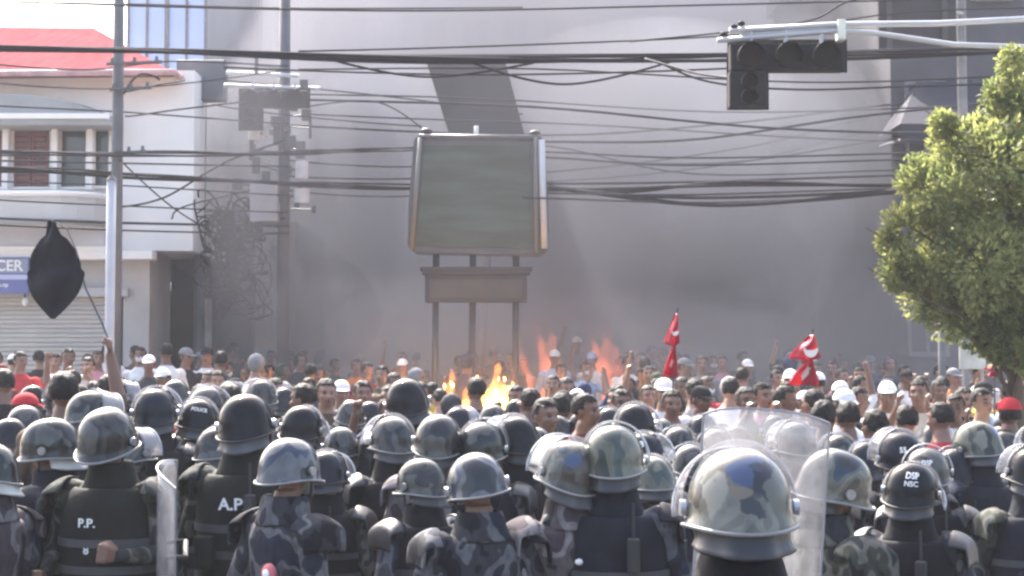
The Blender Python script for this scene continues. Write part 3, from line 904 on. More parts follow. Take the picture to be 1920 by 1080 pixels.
# cable tangle, wires
def cable(name, label, pts, d0, d1, r, m, sag=0, n=24, strands=1, group='overhead wires', jitter=0.0, root=None):
    P = []
    for i in range(n + 1):
        t = i / n
        k = t * (len(pts) - 1); j = min(int(k), len(pts) - 2); f = k - j
        q0, q1, q2, q3 = (Vector(pts[max(j - 1, 0)]), Vector(pts[j]), Vector(pts[j + 1]), Vector(pts[min(j + 2, len(pts) - 1)]))
        v_ = .5 * (2 * q1 + (q2 - q0) * f + (2 * q0 - 5 * q1 + 4 * q2 - q3) * f * f + (3 * q1 - q0 - 3 * q2 + q3) * f * f * f)
        x, y = v_.x, v_.y
        y += sag * 4 * t * (1 - t)
        P.append(pix(x, y, d0 + (d1 - d0) * t))
    if strands == 1:
        bm = bmesh.new(); tube(bm, P, r, 6)
        o = obj(name, bm, m, None, True); tag(o, label, 'cable', group); return o
    ro = empty(name, P[0]); tag(ro, label, 'cable', group)
    for s in range(strands):
        ph = random.random() * 6.28; tw = random.uniform(.5, 2); rr_ = random.uniform(.3, 1) * r * 1.5
        drift = random.uniform(-1, 1) * jitter
        Q = []
        for i, p in enumerate(P):
            t = i / n
            Q.append(p + Vector((0, math.cos(ph + tw * t * 6.28) * rr_, math.sin(ph + tw * t * 6.28) * rr_ - abs(drift) * math.sin(math.pi * t))))
        bm = bmesh.new(); tube(bm, Q, r * random.uniform(.45, .8), 5); obj('strand', bm, m, ro, True)
    return ro


M_CAB = mat('cable_black', (0.02, 0.019, 0.022), 0.85, 0.2, 5, rand=False)
M_CABG = mat('cable_grey', (0.045, 0.045, 0.05), 0.85, 0.2, 5, rand=False)
cable('cable_bundle', 'thickest black cable bundle crossing the whole street above the large sign', [(-120, 92), (300, 100), (700, 109), (1100, 110), (1500, 106), (1840, 96), (2050, 90)], 17, 17.5, .030, M_CAB, 0, 40, 6)
cable('cable_bundle', 'dark cable bundle drooping in front of the red shutters to the transformer pole', [(-100, 316), (90, 318), (300, 334), (540, 346), (780, 350)], 21, 24.3, .032, M_CAB, 0, 26, 5)
cable('cable_bundle', 'cable bundle at the height of the sign face, from sign to tree', [(1020, 352), (1200, 352), (1400, 346), (1700, 338), (1950, 330)], 24.6, 21, .04, M_CAB, 0, 30, 5, jitter=.25)
cable('cable_bundle', 'grey cable bundle passing the window tops of the white house', [(-100, 286), (250, 288), (540, 286), (790, 280)], 20.5, 24.6, .026, M_CABG, 0, 26, 4)
W = [
    ('topmost thin wire running almost level along the picture top', [(-60, 2), (700, 20), (1300, 10), (1990, -8)], 20, 22, .013, 0),
    ('thin wire rising to the hoarding, second from the top', [(560, 96), (960, 82), (1400, 60), (1700, 20)], 19, 24, .012, 4),
    ('pale thin wire climbing steeply past the clamp of the signal arm', [(1180, 78), (1500, 40), (1640, -10)], 18, 16, .010, 3),
    ('thin wire drooping from the thick bundle toward the leaning slab', [(620, 112), (800, 140), (1000, 118)], 17.3, 17.5, .014, 4),
    ('thin wire looping under the thick bundle beside the slab top', [(880, 116), (1060, 152), (1270, 112)], 17.2, 17.6, .014, 6),
    ('short wire hanging steeply from the thick bundle into the dark signal', [(1210, 110), (1300, 136), (1370, 146)], 17.1, 15, .014, 0),
    ('lower short wire trailing from the thick bundle under the dark signal', [(1230, 114), (1330, 152), (1500, 166), (1720, 160)], 17.2, 16.5, .012, 2),
    ('level wire just below the dark signal box', [(980, 198), (1300, 226), (1480, 240), (1750, 248)], 25, 22, .020, 2),
    ('wire crossing the level wire below the signal on its way to the awning', [(1030, 262), (1300, 256), (1600, 214), (1850, 190)], 25, 24, .020, 6),
    ('faint wire fanning out from the sign lamp to the awning', [(1030, 246), (1400, 218), (1700, 186)], 26, 27, .018, 10),
    ('faint slack wire below the fan of wires, toward the tree top', [(1000, 290), (1350, 300), (1720, 250)], 27, 26, .018, 6),
    ('slack wire above the bundle at sign height', [(1030, 274), (1300, 326), (1700, 318)], 26, 24, .014, 0),
    ('lowest slack wire between sign and tree', [(1030, 366), (1350, 372), (1700, 356)], 24.5, 22, .016, 8),
    ('wire from the square grey box across the sign top', [(420, 150), (640, 168), (800, 186), (980, 214)], 26, 27, .014, 4),
    ('thin wire joining the transformer pole to the sign lamp', [(535, 206), (700, 190), (800, 246)], 24.9, 24.2, .012, 0),
    ('wire sloping over the white wall from the concrete pole top arm', [(236, 172), (300, 156), (346, 150)], 21.8, 25, .014, 2),
    ('wire sloping over the white wall under the first one', [(236, 218), (330, 202), (535, 180)], 21.8, 25, .014, 4),
    ('lowest slack wire rising over the white wall by the pale steel pole', [(226, 388), (310, 364), (420, 300)], 22, 24, .016, 6),
    ('hanging wire curving down the white wall by the awning', [(322, 410), (350, 380), (535, 340)], 25.6, 25, .014, 6),
    ('level wire at balcony height from house to cabinet', [(-40, 408), (230, 418), (540, 424)], 21, 24.8, .02, 0),
    ('thin wire at the eaves of the red roof', [(-40, 118), (160, 128), (330, 112), (540, 124)], 21.5, 24.8, .012, 3),
    ('thin wire passing in front of the arched canopy', [(-40, 152), (230, 160), (540, 130)], 21.5, 24.8, .010, 6),
    ('curled wire beside the concrete pole over the white wall', [(232, 176), (262, 150), (300, 150)], 21.9, 22, .016, -10),
    ('upper wire in front of the blue glazed block', [(-40, 2), (240, 6), (560, 14), (980, 14)], 24, 28, .016, 2),
]
W += [
    ('thin wire just under the thick bundle, from box to signal', [(420, 126), (900, 136), (1370, 128)], 18, 17, .011, 4),
    ('second thin wire just under the thick bundle, ending at the tree', [(560, 130), (1000, 126), (1500, 150), (1880, 140)], 18.5, 17, .010, 4),
    ('thin wire passing the middle of the leaning slab', [(560, 176), (900, 180), (1350, 204), (1760, 196)], 26, 25, .014, 6),
    ('thin wire passing the foot of the leaning slab', [(575, 214), (800, 222), (1100, 232), (1640, 262)], 26, 25, .014, 2),
    ('upper of two close wires at sign top height, toward the tree', [(1030, 282), (1300, 292), (1700, 284)], 25.5, 23, .015, 4),
    ('lower of two close wires at sign top height, toward the tree', [(1030, 292), (1280, 306), (1690, 296)], 25.5, 23, .015, 4),
    ('steep wire rising from the sign shoulder to the corner building', [(1030, 318), (1400, 270), (1690, 206)], 25.5, 30, .016, 6),
    ('steep wire crossing below the first steep one', [(1030, 336), (1380, 300), (1690, 232)], 25.5, 30, .014, 6),
    ('wire running close above the sign height bundle', [(1030, 342), (1300, 338), (1690, 326)], 24.8, 22, .018, 3),
    ('wire running close below the sign height bundle', [(1030, 360), (1300, 362), (1690, 350)], 24.8, 22, .016, 3),
    ('wire between transformer pole and sign under the top bundle', [(540, 300), (780, 312)], 25, 24.5, .014, 4),
    ('wire between transformer pole and sign over the lower bundle', [(540, 330), (780, 334)], 25, 24.5, .016, 3),
    ('wire between transformer pole and sign below the lower bundle', [(540, 356), (780, 366)], 25, 24.5, .012, 6),
    ('wire along the top edge of the arched canopy', [(-40, 196), (230, 206), (540, 232)], 21.5, 24.8, .012, 4),
    ('wire over the shutters between the two bundles', [(-40, 300), (230, 304), (540, 312)], 21, 24.8, .014, 2),
    ('wire over the window sills under the lower bundle', [(-40, 338), (230, 344), (540, 366)], 21, 24.8, .012, 4),
    ('wire at the balcony rail', [(-40, 372), (230, 382), (540, 398)], 21, 24.8, .012, 4),
    ('second wire along the balcony underside', [(-40, 420), (230, 430), (540, 438)], 21.2, 24.8, .014, 2),
    ('wire slanting down from the concrete pole to the awning shop', [(226, 300), (320, 380), (410, 440)], 21.9, 27, .012, 6),
    ('wire under the pale arms of the farther signal', [(400, 196), (560, 212), (790, 236)], 24.6, 24.2, .012, 6),
]
for lab, pts, d0, d1, r_, sg_ in W:
    if 1600 < pts[-1][0] < 1900: pts = pts + [(2060, pts[-1][1] - 8)]
    if 970 < pts[0][0] < 1040: pts = [(535, pts[0][1] - 12) if pts[0][1] < 254 else (800, pts[0][1])] + pts
    if pts[-1] == (420, 300): pts = pts + [(535, 262)]
    if pts[-1] == (1270, 112) or pts[-1] == (1000, 118): sg_ = sg_
    cable('overhead_wire', lab, pts, d0, d1, r_, M_CAB if d0 < 23 else M_CABG, sg_, 24)
tg = empty('cable_tangle', pix(430, 470, 24.7))
tag(tg, 'tangled mass of spare cable coils hanging left of the transformer pole', 'cable tangle')
rng = random.Random(3)
for k in range(46):
    cx, cy = rng.uniform(395, 485), rng.uniform(408, 560) if k > 6 else rng.uniform(410, 450)
    rr_ = rng.uniform(.10, .30); ex_ = rng.uniform(.4, 2.2); wv_ = rng.uniform(.02, .08)
    pts = []
    ph = rng.random() * 6
    for i in range(31):
        t = i / 30 * 6.6 + ph
        pts.append(pix(cx, cy, 24.75) + Vector((rr_ * math.cos(t) + wv_ * math.sin(t * 3.1 + ph), .12 * math.sin(t * .5 + ph), rr_ * ex_ * math.sin(t * .9) + wv_ * math.cos(t * 2.3))))
    bm = bmesh.new(); tube(bm, pts, rng.uniform(.010, .020), 5); obj('coil', bm, M_CAB, tg, True)
bm = bmesh.new(); tube(bm, [pix(405, 415, 24.8), pix(535, 408, 24.9)], .03, 6); obj('hanger', bm, M_CAB, tg)
bm = bmesh.new(); tube(bm, [pix(430, 400, 24.8), pix(440, 560, 24.8)], .1, 8); obj('riser', bm, M_CAB, tg)

# ------------------------------------------------------------------ street tree
rng = random.Random(11)
DT = 12.5
tb = pix(1905, 700, DT)
tr = empty('street_tree', (tb.x, DT, .14))
tag(tr, 'leafy green street tree at the picture edge, lit yellow-green on top', 'tree')
M_BARK = mat('bark', (0.12, 0.09, 0.065), 0.9, 0.3, 8, bscale=20, bstr=0.8, stretch=(1, 1, .3), rand=False)
bm = bmesh.new()
top = pix(1895, 240, DT)
tube(bm, [(tb.x, DT, .1), (tb.x + .03, DT, 1.2), (tb.x - .02, DT + .03, 2.2), (top.x, DT, top.z)], [.085, .07, .055, .015], 10)
obj('trunk', bm, M_BARK, tr, True)
# crown clumps given by pixel centre and radius
clumps = [(1893, 118, 34, -.05), (1880, 180, 42, .05), (1905, 220, 60, 0), (1768, 232, 30, 0), (1800, 272, 62, .1), (1862, 300, 80, -.2), (1846, 238, 36, .1), (1722, 330, 46, .05), (1775, 372, 76, -.1), (1850, 400, 90, .2), (1920, 380, 90, 0),
          (1668, 452, 26, .05), (1700, 420, 48, 0), (1690, 500, 46, 0), (1752, 480, 84, .1), (1830, 500, 92, -.25), (1910, 500, 80, .15), (1735, 555, 52, 0), (1790, 580, 66, -.05), (1850, 590, 70, .1), (1905, 600, 66, -.1),
          (1840, 630, 40, 0), (1890, 645, 46, .1), (1930, 650, 60, -.2), (1862, 660, 24, -.15), (1905, 672, 34, -.25), (1672, 530, 22, -.1), (1990, 300, 110, 0), (2010, 450, 120, 0), (1990, 570, 90, 0), (1950, 170, 70, 0)]
lv, lf = [], []
for (cx, cy, cr, dy) in clumps:
    c = pix(cx, cy, DT) + Vector((0, dy, 0))
    rad = cr / F * DT
    bm = bmesh.new(); base = Vector((tb.x - .02, DT, max(1.7, min(c.z - .5, 3.6))))
    mid = base.lerp(c, .55) + Vector((rng.uniform(-.1, .1), rng.uniform(-.1, .1), -.05))
    tube(bm, [base, mid, c, c + (c - mid) * .4], [.028, .018, .009, .004], 5); obj('branch', bm, M_BARK, tr)
    nleaf = int(2100 * (rad / .3) ** 2) + 160
    for i in range(nleaf):
        u = Vector((rng.gauss(0, 1), rng.gauss(0, 1), rng.gauss(0, 1))).normalized()
        rr_ = rad * (rng.random() ** 0.42) * rng.uniform(.85, 1.12)
        p = c + Vector((u.x, u.y * 1.1, u.z)) * rr_
        nv = noise.noise(p * 5.5) + .5 * noise.noise(p * 11)
        if nv < -.14 - .1 * rng.random() or p.z < .8: continue
        L = rng.uniform(.018, .038); Wd = L * .42
        ax = (u + Vector((rng.uniform(-.9, .9), rng.uniform(-.9, .9), rng.uniform(-.5, .9)))).normalized()
        sd = ax.cross(Vector((rng.uniform(-1, 1), rng.uniform(-1, 1), rng.uniform(-1, 1)))).normalized()
        nn = ax.cross(sd)
        i0 = len(lv)
        lv += [p - ax * L, p + sd * Wd + nn * L * .15, p + ax * L, p - sd * Wd + nn * L * .15]
        lf.append((i0, i0 + 1, i0 + 2, i0 + 3))
me = bpy.data.meshes.new('crown')
me.from_pydata([tuple(v) for v in lv], [], lf)
o = link('crown', me, tr, leaf_mat('leaf_green', (0.115, 0.15, 0.05), (0.35, 0.36, 0.12)))
o['kind'] = 'stuff'
pw = empty('notice_board', pix(1822, 740, 20)); pw.location.z = ground_z(20) + .14
tag(pw, 'pale greenish board standing under the street tree behind the crowd', 'board')
bm = bmesh.new(); boxp(bm, 1800, 640, 1848, 692, 20, .05, .005); obj('board', bm, mat('board_green', (0.5, 0.53, 0.47), 0.7), pw)
for px_ in (1806, 1842):
    bm = bmesh.new(); q = pix(px_, 690, 20.07); tube(bm, [(q.x, 20.08, ground_z(20)), (q.x, 20.08, q.z + .2)], .02, 6); obj('leg', bm, M_METAL, pw)

# ------------------------------------------------------------------ people
def limb_pts(side, elbow, wrist):
    return [(side * .20, 0, 1.405), elbow, wrist]


def add_hand(bm, wrist, direc, side, fist=False, up=None):
    """Palm, four unequal bent fingers and a thumb leaving the side of the palm."""
    d_ = Vector(direc).normalized()
    n_, s_ = frame_of(d_)
    if up is not None:
        s_ = Vector(up).cross(d_).normalized(); n_ = d_.cross(s_)
    w_ = Vector(wrist)
    pc = w_ + d_ * .05
    for k in (-1, 0, 1):
        capsule(bm, w_ + s_ * k * .014, w_ + d_ * .085 + s_ * k * .024, .017, .016, 8)
    ln = [.062, .075, .07, .055]
    segs = [(pc, w_ + d_ * .09)]
    for i, L in enumerate(ln):
        b_ = w_ + d_ * .085 + s_ * ((i - 1.5) * .023)
        if fist:
            m_ = b_ + d_ * .02 + n_ * .025; t_ = m_ - d_ * .03 + n_ * .012
        else:
            m_ = b_ + d_ * L * .55 + n_ * .008 + s_ * (i - 1.5) * .004; t_ = m_ + d_ * L * .42 + n_ * .022
        capsule(bm, b_, m_, .0105, .0098, 7); capsule(bm, m_, t_, .0098, .0085, 7)
        segs.append((b_, t_))
    b_ = w_ + d_ * .03 + s_ * side * .03
    m_ = b_ + d_ * .03 + s_ * side * .024 + n_ * .01; t_ = m_ + d_ * .03 + n_ * .014 - s_ * side * (.012 if fist else 0)
    capsule(bm, b_, m_, .0125, .011, 7); capsule(bm, m_, t_, .011, .0095, 7)
    segs.append((b_, t_))
    return segs


def person_mesh(name, left, right, voxel, bulk=1.0, head_pitch=0.0, head_yaw=0.0, stance=0.0, sleeves='long', fists=(False, False), seed=0):
    """One continuous body facing +Y, 1.75 m tall. left/right = (elbow, wrist, hand direction)."""
    bm = bmesh.new()
    b = bulk
    loft(bm, [(.80, .10, .085, 0), (.86, .165 * b, .12 * b, -.005), (.94, .178 * b, .13 * b, -.01), (1.03, .160 * b, .118 * b, 0), (1.15, .162 * b, .122 * b, .005),
              (1.27, .18 * b, .132 * b, .005), (1.36, .19 * b, .126 * b, 0), (1.415, .172 * b, .105 * b, -.008), (1.455, .130, .088, -.012), (1.487, .092, .074, -.010), (1.52, .066, .064, -.002), (1.58, .056, .06, .012)], 28)
    bones = [((0, 0, .85), (0, 0, 1.40), .16, 1), ((0, -.01, 1.49), (0, .01, 1.56), .05, 0)]
    for sd, (el, wr, hd), fist in ((-1, left, fists[0]), (1, right, fists[1])):
        sh_ = Vector((sd * .185 * (b * .5 + .5), -.005, 1.395))
        ellipsoid(bm, sh_, (.078 * b, .075 * b, .075 * b))
        capsule(bm, sh_, el, .062 * b, .047 * b, 12); capsule(bm, el, wr, .047 * b, .031, 12)
        bones += [(sh_, el, .055, 2), (el, wr, .04, 3)]
        for s0, s1 in add_hand(bm, wr, hd, -sd, fist): bones.append((s0, s1, .02, 4))
        hip = Vector((sd * .088, 0, .90)); kn = Vector((sd * .105, .03 + stance * sd, .50)); an = Vector((sd * .11, -.01 + stance * sd * 1.6, .095))
        capsule(bm, hip, kn, .094, .064, 12); capsule(bm, kn, an, .066, .046, 12)
        capsule(bm, an + Vector((0, -.03, -.045)), an + Vector((sd * .02, .15, -.055)), .045, .038, 10)
        bones += [(hip, kn, .08, 5), (kn, an, .055, 5), (an + Vector((0, -.03, -.05)), an + Vector((0, .15, -.055)), .045, 6)]
    # head built upright round (0,.015,1.655), then turned about the neck
    hm = bmesh.new()
    ellipsoid(hm, (0, 0, 1.682), (.074, .094, .092), 20, 14)
    ellipsoid(hm, (0, .03, 1.635), (.062, .066, .085), 18, 12)
    ellipsoid(hm, (0, .048, 1.588), (.038, .04, .034), 14, 9)
    capsule(hm, (0, .094, 1.672), (0, .112, 1.638), .010, .016, 8)
    ellipsoid(hm, (0, .090, 1.607), (.024, .016, .012), 10, 8)
    ellipsoid(hm, (0, .080, 1.697), (.052, .02, .012), 12, 8)
    for sd in (-1, 1):
        ellipsoid(hm, (sd * .077, -.004, 1.655), (.010, .02, .032), 10, 8)
        ellipsoid(hm, (sd * .042, .07, 1.642), (.02, .02, .018), 10, 8)
    hr = Matrix.Translation((0, .005, 1.56)) @ Euler((head_pitch, 0, head_yaw)).to_matrix().to_4x4() @ Matrix.Translation((0, -.005, -1.56))
    hm.transform(hr)
    tmp = bpy.data.meshes.new('t'); hm.to_mesh(tmp); hm.free(); bm.from_mesh(tmp)
    me = to_mesh(bm, name)
    me = evaluated(me, [('REMESH', dict(mode='VOXEL', voxel_size=voxel, adaptivity=0.0)), ('SMOOTH', dict(factor=.5, iterations=3 if voxel < .01 else 1))])
    nvt = len(me.vertices)
    co = np.empty(nvt * 3); me.vertices.foreach_get('co', co); co = co.reshape(-1, 3)
    no = np.empty(nvt * 3); me.vertices.foreach_get('normal', no); no = no.reshape(-1, 3)
    hinv = np.array(hr.inverted()); hc = co @ hinv[:3, :3].T + hinv[:3, 3]
    # eye sockets
    for sd in (-1, 1):
        dd = np.linalg.norm((hc - np.array([sd * .031, .088, 1.668])) / np.array([.016, .03, .010]), axis=1)
        co -= no * (np.exp(-dd ** 2) * .007)[:, None]
    # cloth folds on everything below the neck
    rs_ = np.random.RandomState(seed)
    fold = np.zeros(nvt)
    for k in range(9):
        kv = rs_.normal(size=3) * rs_.uniform(12, 40); kv[2] *= 1.6
        fold += np.sin(co @ kv + rs_.uniform(0, 6.28) + 1.5 * np.sin(co @ (kv[::-1] * .4))) * rs_.uniform(.4, 1) * 18 / np.linalg.norm(kv)
    msk = np.clip((1.46 - co[:, 2]) / .06, 0, 1) * np.clip((co[:, 2] - .1) / .05, 0, 1)
    # regions by nearest bone
    hbone = (Vector((0, 0, 1.60)), Vector((0, .01, 1.71)), .09, 0)
    bl = bones
    def nearest(pts):
        best = np.full(len(pts), 1e9); lab = np.zeros(len(pts), int)
        for p0, p1, r_, l_ in bl:
            p0 = np.array(p0); p1 = np.array(p1); ab = p1 - p0
            t = np.clip(((pts - p0) @ ab) / max(ab @ ab, 1e-9), 0, 1)
            dd = np.linalg.norm(pts - (p0 + t[:, None] * ab), axis=1) - r_
            if l_ in (2, 3): dd = dd - .004
            s_ = dd < best; best[s_] = dd[s_]; lab[s_] = l_
        return lab
    vl = nearest(co)
    msk *= np.where((vl == 4), 0.0, 1.0)
    co += no * (fold * msk * .0011)[:, None]
    me.vertices.foreach_set('co', co.ravel()); me.update()
    npl = len(me.polygons)
    pc = np.empty(npl * 3); me.polygons.foreach_get('center', pc); pc = pc.reshape(-1, 3)
    lab = nearest(pc)
    ph = pc @ hinv[:3, :3].T + hinv[:3, 3]
    mi = np.zeros(npl, int)
    mi[(lab == 1) & (pc[:, 2] > .93)] = 1; mi[(lab == 2)] = 1
    mi[(lab == 1) & (pc[:, 2] <= .93)] = 2
    mi[lab == 3] = 1 if sleeves == 'long' else 0
    mi[lab == 5] = 2; mi[lab == 6] = 3
    mi[(pc[:, 2] > 1.50) & (np.abs(pc[:, 0]) < .2) & (lab < 2)] = 0
    # half sleeves end above the elbow
    head = (ph[:, 2] > 1.55) & (np.abs(ph[:, 0]) < .13) & (lab < 2)
    mi[head] = 0
    for sd in (-1, 1):
        dd = np.linalg.norm((ph - np.array([sd * .031, .084, 1.668])) / np.array([.014, .022, .0065]), axis=1)
        mi[head & (dd < 1)] = 4
        dd = np.linalg.norm((ph - np.array([sd * .032, .09, 1.692])) / np.array([.021, .025, .005]), axis=1)
        mi[head & (dd < 1)] = 4
    dd = np.linalg.norm((ph - np.array([0, .1, 1.607])) / np.array([.024, .03, .009]), axis=1)
    mi[head & (dd < 1)] = 5
    me.polygons.foreach_set('material_index', mi)
    me.polygons.foreach_set('use_smooth', [True] * npl)
    for mm in (M_SKIN[0], M_UNI['grey'], M_UNI['grey'], M_BOOT, M_EYE, M_LIP): me.materials.append(mm)
    me.name = name
    return me, hr


DOWN = lambda sd: (Vector((sd * .27, -.02, 1.13)), Vector((sd * .28, .06, .89)), (sd * .05, .15, -1))
FWD = lambda sd: (Vector((sd * .29, .03, 1.14)), Vector((sd * .17, .27, 1.16)), (-sd * .3, 1, .2))
BENT = lambda sd: (Vector((sd * .30, -.06, 1.15)), Vector((sd * .22, .20, 1.05)), (-sd * .3, 1, 0))
RAISE = lambda sd: (Vector((sd * .30, .10, 1.60)), Vector((sd * .24, .14, 1.87)), (-sd * .05, 0, 1))
PHONE = lambda sd: (Vector((sd * .26, .18, 1.30)), Vector((sd * .12, .30, 1.56)), (-sd * .1, .1, 1))
POL = {
    'forward': person_mesh('officer_body', FWD(-1), FWD(1), .0075, 1.10, R(-3), 0, .04, seed=1, fists=(True, True)),
    'down': person_mesh('officer_body', DOWN(-1), DOWN(1), .0075, 1.08, 0, 0, .05, seed=2),
    'bent': person_mesh('officer_body', BENT(-1), DOWN(1), .0075, 1.12, R(-10), R(12), .06, seed=3, fists=(True, False)),
    'look_down': person_mesh('officer_body', FWD(-1), BENT(1), .0075, 1.08, R(-20), R(-8), .03, seed=4, fists=(True, True)),
}
CIV = {
    'down': person_mesh('body', DOWN(-1), DOWN(1), .013, .96, 0, 0, .03, 'short', seed=5),
    'raise': person_mesh('body', DOWN(-1), RAISE(1), .0115, .98, R(6), 0, .03, 'short', (False, True), seed=6),
    'both': person_mesh('body', RAISE(-1), RAISE(1), .0115, .96, R(8), 0, .02, 'long', (False, False), seed=7),
    'phone': person_mesh('body', PHONE(-1), PHONE(1), .0115, .98, R(2), 0, .02, 'short', (True, True), seed=8),
    'turn': person_mesh('body', BENT(-1), DOWN(1), .013, .98, R(-5), R(38), .04, 'long', seed=9),
}

# --- shared clothing meshes
def helmet_mesh():
    bm = bmesh.new()
    seg, N = 40, 13
    rows_ = []
    a_, b_, H = .128, .152, .158
    for i in range(N + 4):
        row = []
        for k in range(seg):
            th = 2 * math.pi * k / seg
            cx, sy = math.cos(th), math.sin(th)
            front = max(sy, 0) ** 1.5; back = max(-sy, 0) ** 1.5
            if i <= N:
                u = (i / N) * math.pi / 2
                rr_ = max(math.sin(u), .02) ** .88; z = H * max(math.cos(u), 0) ** .92
                x, y = a_ * rr_ * cx, b_ * rr_ * sy
            else:
                j = (i - N) / 3
                x = a_ * (1 + .075 * j ** 1.5) * cx
                y = b_ * (1 + (.07 + .17 * front + .01 * back) * j ** 1.5) * sy
                z = -(.028 + .012 * front * .2 + .03 * back) * j
            row.append(bm.verts.new((x, y, z)))
        rows_.append(row)
    for r0, r1 in zip(rows_, rows_[1:]):
        for k in range(seg): bm.faces.new((r0[k], r0[(k + 1) % seg], r1[(k + 1) % seg], r1[k]))
    bm.faces.new(rows_[0])
    rim = [v.co.copy() for v in rows_[-1]]
    me = to_mesh(bm, 'helmet', True)
    me = evaluated(me, [('SOLIDIFY', dict(thickness=.006, offset=-1)), ('SUBSURF', dict(levels=1))])
    me.polygons.foreach_set('use_smooth', [True] * len(me.polygons))
    bm = bmesh.new(); tube(bm, rim + [rim[0]], .0055, 6, False); trim = to_mesh(bm, 'rim_trim', True)
    return me, trim


def visor_mesh(ang, radx=.144, rady=.166, hgt=.14):
    """A curved clear visor on side pivots, swung up by ang."""
    bm = bmesh.new(); rows_ = []
    for i in range(7):
        row = []
        z = -.015 - hgt * (i / 6)
        for k in range(25):
            th = R(-5) + R(190) * k / 24
            row.append(bm.verts.new((radx * math.cos(th), rady * math.sin(th) * (1 - .05 * (i / 6) ** 2), z + .03)))
        rows_.append(row)
    for r0, r1 in zip(rows_, rows_[1:]):
        for k in range(24): bm.faces.new((r0[k], r0[k + 1], r1[k + 1], r1[k]))
    edge = [v.co.copy() for v in rows_[-1]]
    M_ = Matrix.Translation((0, 0, .012)) @ Matrix.Rotation(ang, 4, 'X') @ Matrix.Translation((0, 0, 0))
    bm.transform(M_)
    me = evaluated(to_mesh(bm, 'visor', True), [('SOLIDIFY', dict(thickness=.003))])
    me.polygons.foreach_set('use_smooth', [True] * len(me.polygons))
    bm = bmesh.new(); tube(bm, [M_ @ p for p in edge], .005, 6); tr_ = to_mesh(bm, 'visor_edge', True)
    return me, tr_


def guard_mesh(a0=190, a1=350, drop=.085):
    bm = bmesh.new(); rows_ = []
    for i in range(8):
        t = i / 7
        row = []
        for k in range(23):
            th = R(a0 + (a1 - a0) * k / 22)
            edge = 1 - .45 * (abs(k / 22 - .5) * 2) ** 2
            wob = .006 * math.sin(th * 9) * t
            row.append(bm.verts.new(((.128 - .014 * math.sin(t * 2.6) + .010 * t + wob) * math.cos(th), (.154 - .016 * math.sin(t * 2.6) + .026 * t + wob) * math.sin(th), -.03 - drop * t * edge)))
        rows_.append(row)
    for r0, r1 in zip(rows_, rows_[1:]):
        for k in range(22): bm.faces.new((r0[k], r0[k + 1], r1[k + 1], r1[k]))
    me = evaluated(to_mesh(bm, 'neck_guard', True), [('SOLIDIFY', dict(thickness=.008))])
    me.polygons.foreach_set('use_smooth', [True] * len(me.polygons))
    return me


HELM, RIMT = helmet_mesh()
VIS_UP = visor_mesh(R(88)); VIS_MID = visor_mesh(R(58))
GUARD = guard_mesh()
bm = bmesh.new(); disc(bm, (0, 0, 0), .02, 'x', 14, .014); BOLT = to_mesh(bm, 'visor_bolt')
bm = bmesh.new(); tube(bm, [(-.118, .02, 0), (-.088, .05, -.09), (-.03, .075, -.135), (.03, .075, -.135), (.088, .05, -.09), (.118, .02, 0)], .006, 6); STRAP = to_mesh(bm, 'chin_strap', True)


def vest_meshes():
    bm = bmesh.new()
    loft(bm, [(.96, .197, .158, 0), (1.0, .203, .164, 0), (1.12, .203, .166, .004), (1.25, .212, .172, .004), (1.34, .210, .168, 0), (1.40, .186, .152, -.006), (1.435, .15, .128, -.01)], 36, False)
    v = evaluated(to_mesh(bm, 'vest', True), [('SOLIDIFY', dict(thickness=.022, offset=1)), ('SUBSURF', dict(levels=1))])
    v.polygons.foreach_set('use_smooth', [True] * len(v.polygons))
    bm = bmesh.new(); loft(bm, [(1.425, .135, .115, -.012), (1.46, .108, .102, -.012), (1.54, .090, .096, -.006), (1.552, .083, .088, -.004)], 28, False)
    c_ = evaluated(to_mesh(bm, 'collar', True), [('SOLIDIFY', dict(thickness=.014, offset=1)), ('SUBSURF', dict(levels=1))])
    c_.polygons.foreach_set('use_smooth', [True] * len(c_.polygons))
    pads = []
    for sd in (-1, 1):
        bm = bmesh.new()
        rr_ = []
        for i in range(7):
            row = []
            for k in range(13):
                th = R(-78 + 156 * k / 12); ph = R(8 + 78 * i / 6)
                row.append(bm.verts.new((sd * (.185 + .108 * math.cos(ph) * 1.0), .118 * math.sin(th) * (1 - .0 * i), 1.40 + .085 * math.sin(ph) * math.cos(th) - (.09 if i == 0 else 0))))
            rr_.append(row)
        for r0, r1 in zip(rr_, rr_[1:]):
            for k in range(12): bm.faces.new((r0[k], r0[k + 1], r1[k + 1], r1[k]))
        p_ = evaluated(to_mesh(bm, 'shoulder_pad', True), [('SOLIDIFY', dict(thickness=.014, offset=0)), ('SUBSURF', dict(levels=1))])
        p_.polygons.foreach_set('use_smooth', [True] * len(p_.polygons)); pads.append(p_)
    straps = []
    for z in (1.08, 1.2):
        bm = bmesh.new(); loft(bm, [(z - .018, .232, .196, .003), (z + .018, .234, .198, .003)], 36, False)
        straps.append(evaluated(to_mesh(bm, 'webbing_strap'), [('SOLIDIFY', dict(thickness=.005, offset=1))]))
    bm = bmesh.new(); box(bm, -.16, -.07, -.245, -.19, 1.02, 1.17, .012); pouch = to_mesh(bm, 'pouch', True)
    bm = bmesh.new(); box(bm, .07, .12, -.24, -.19, 1.22, 1.36, .01); tube(bm, [(.095, -.21, 1.36), (.095, -.215, 1.50)], .006, 6); radio = to_mesh(bm, 'radio')
    bm = bmesh.new(); box(bm, -.12, .12, -.205, -.188, 1.24, 1.36, .006); plate = to_mesh(bm, 'back_panel')
    return v, c_, pads, straps, pouch, radio, plate


VEST, COLLAR, PADS, STRAPS, POUCH, RADIO, PLATE = vest_meshes()


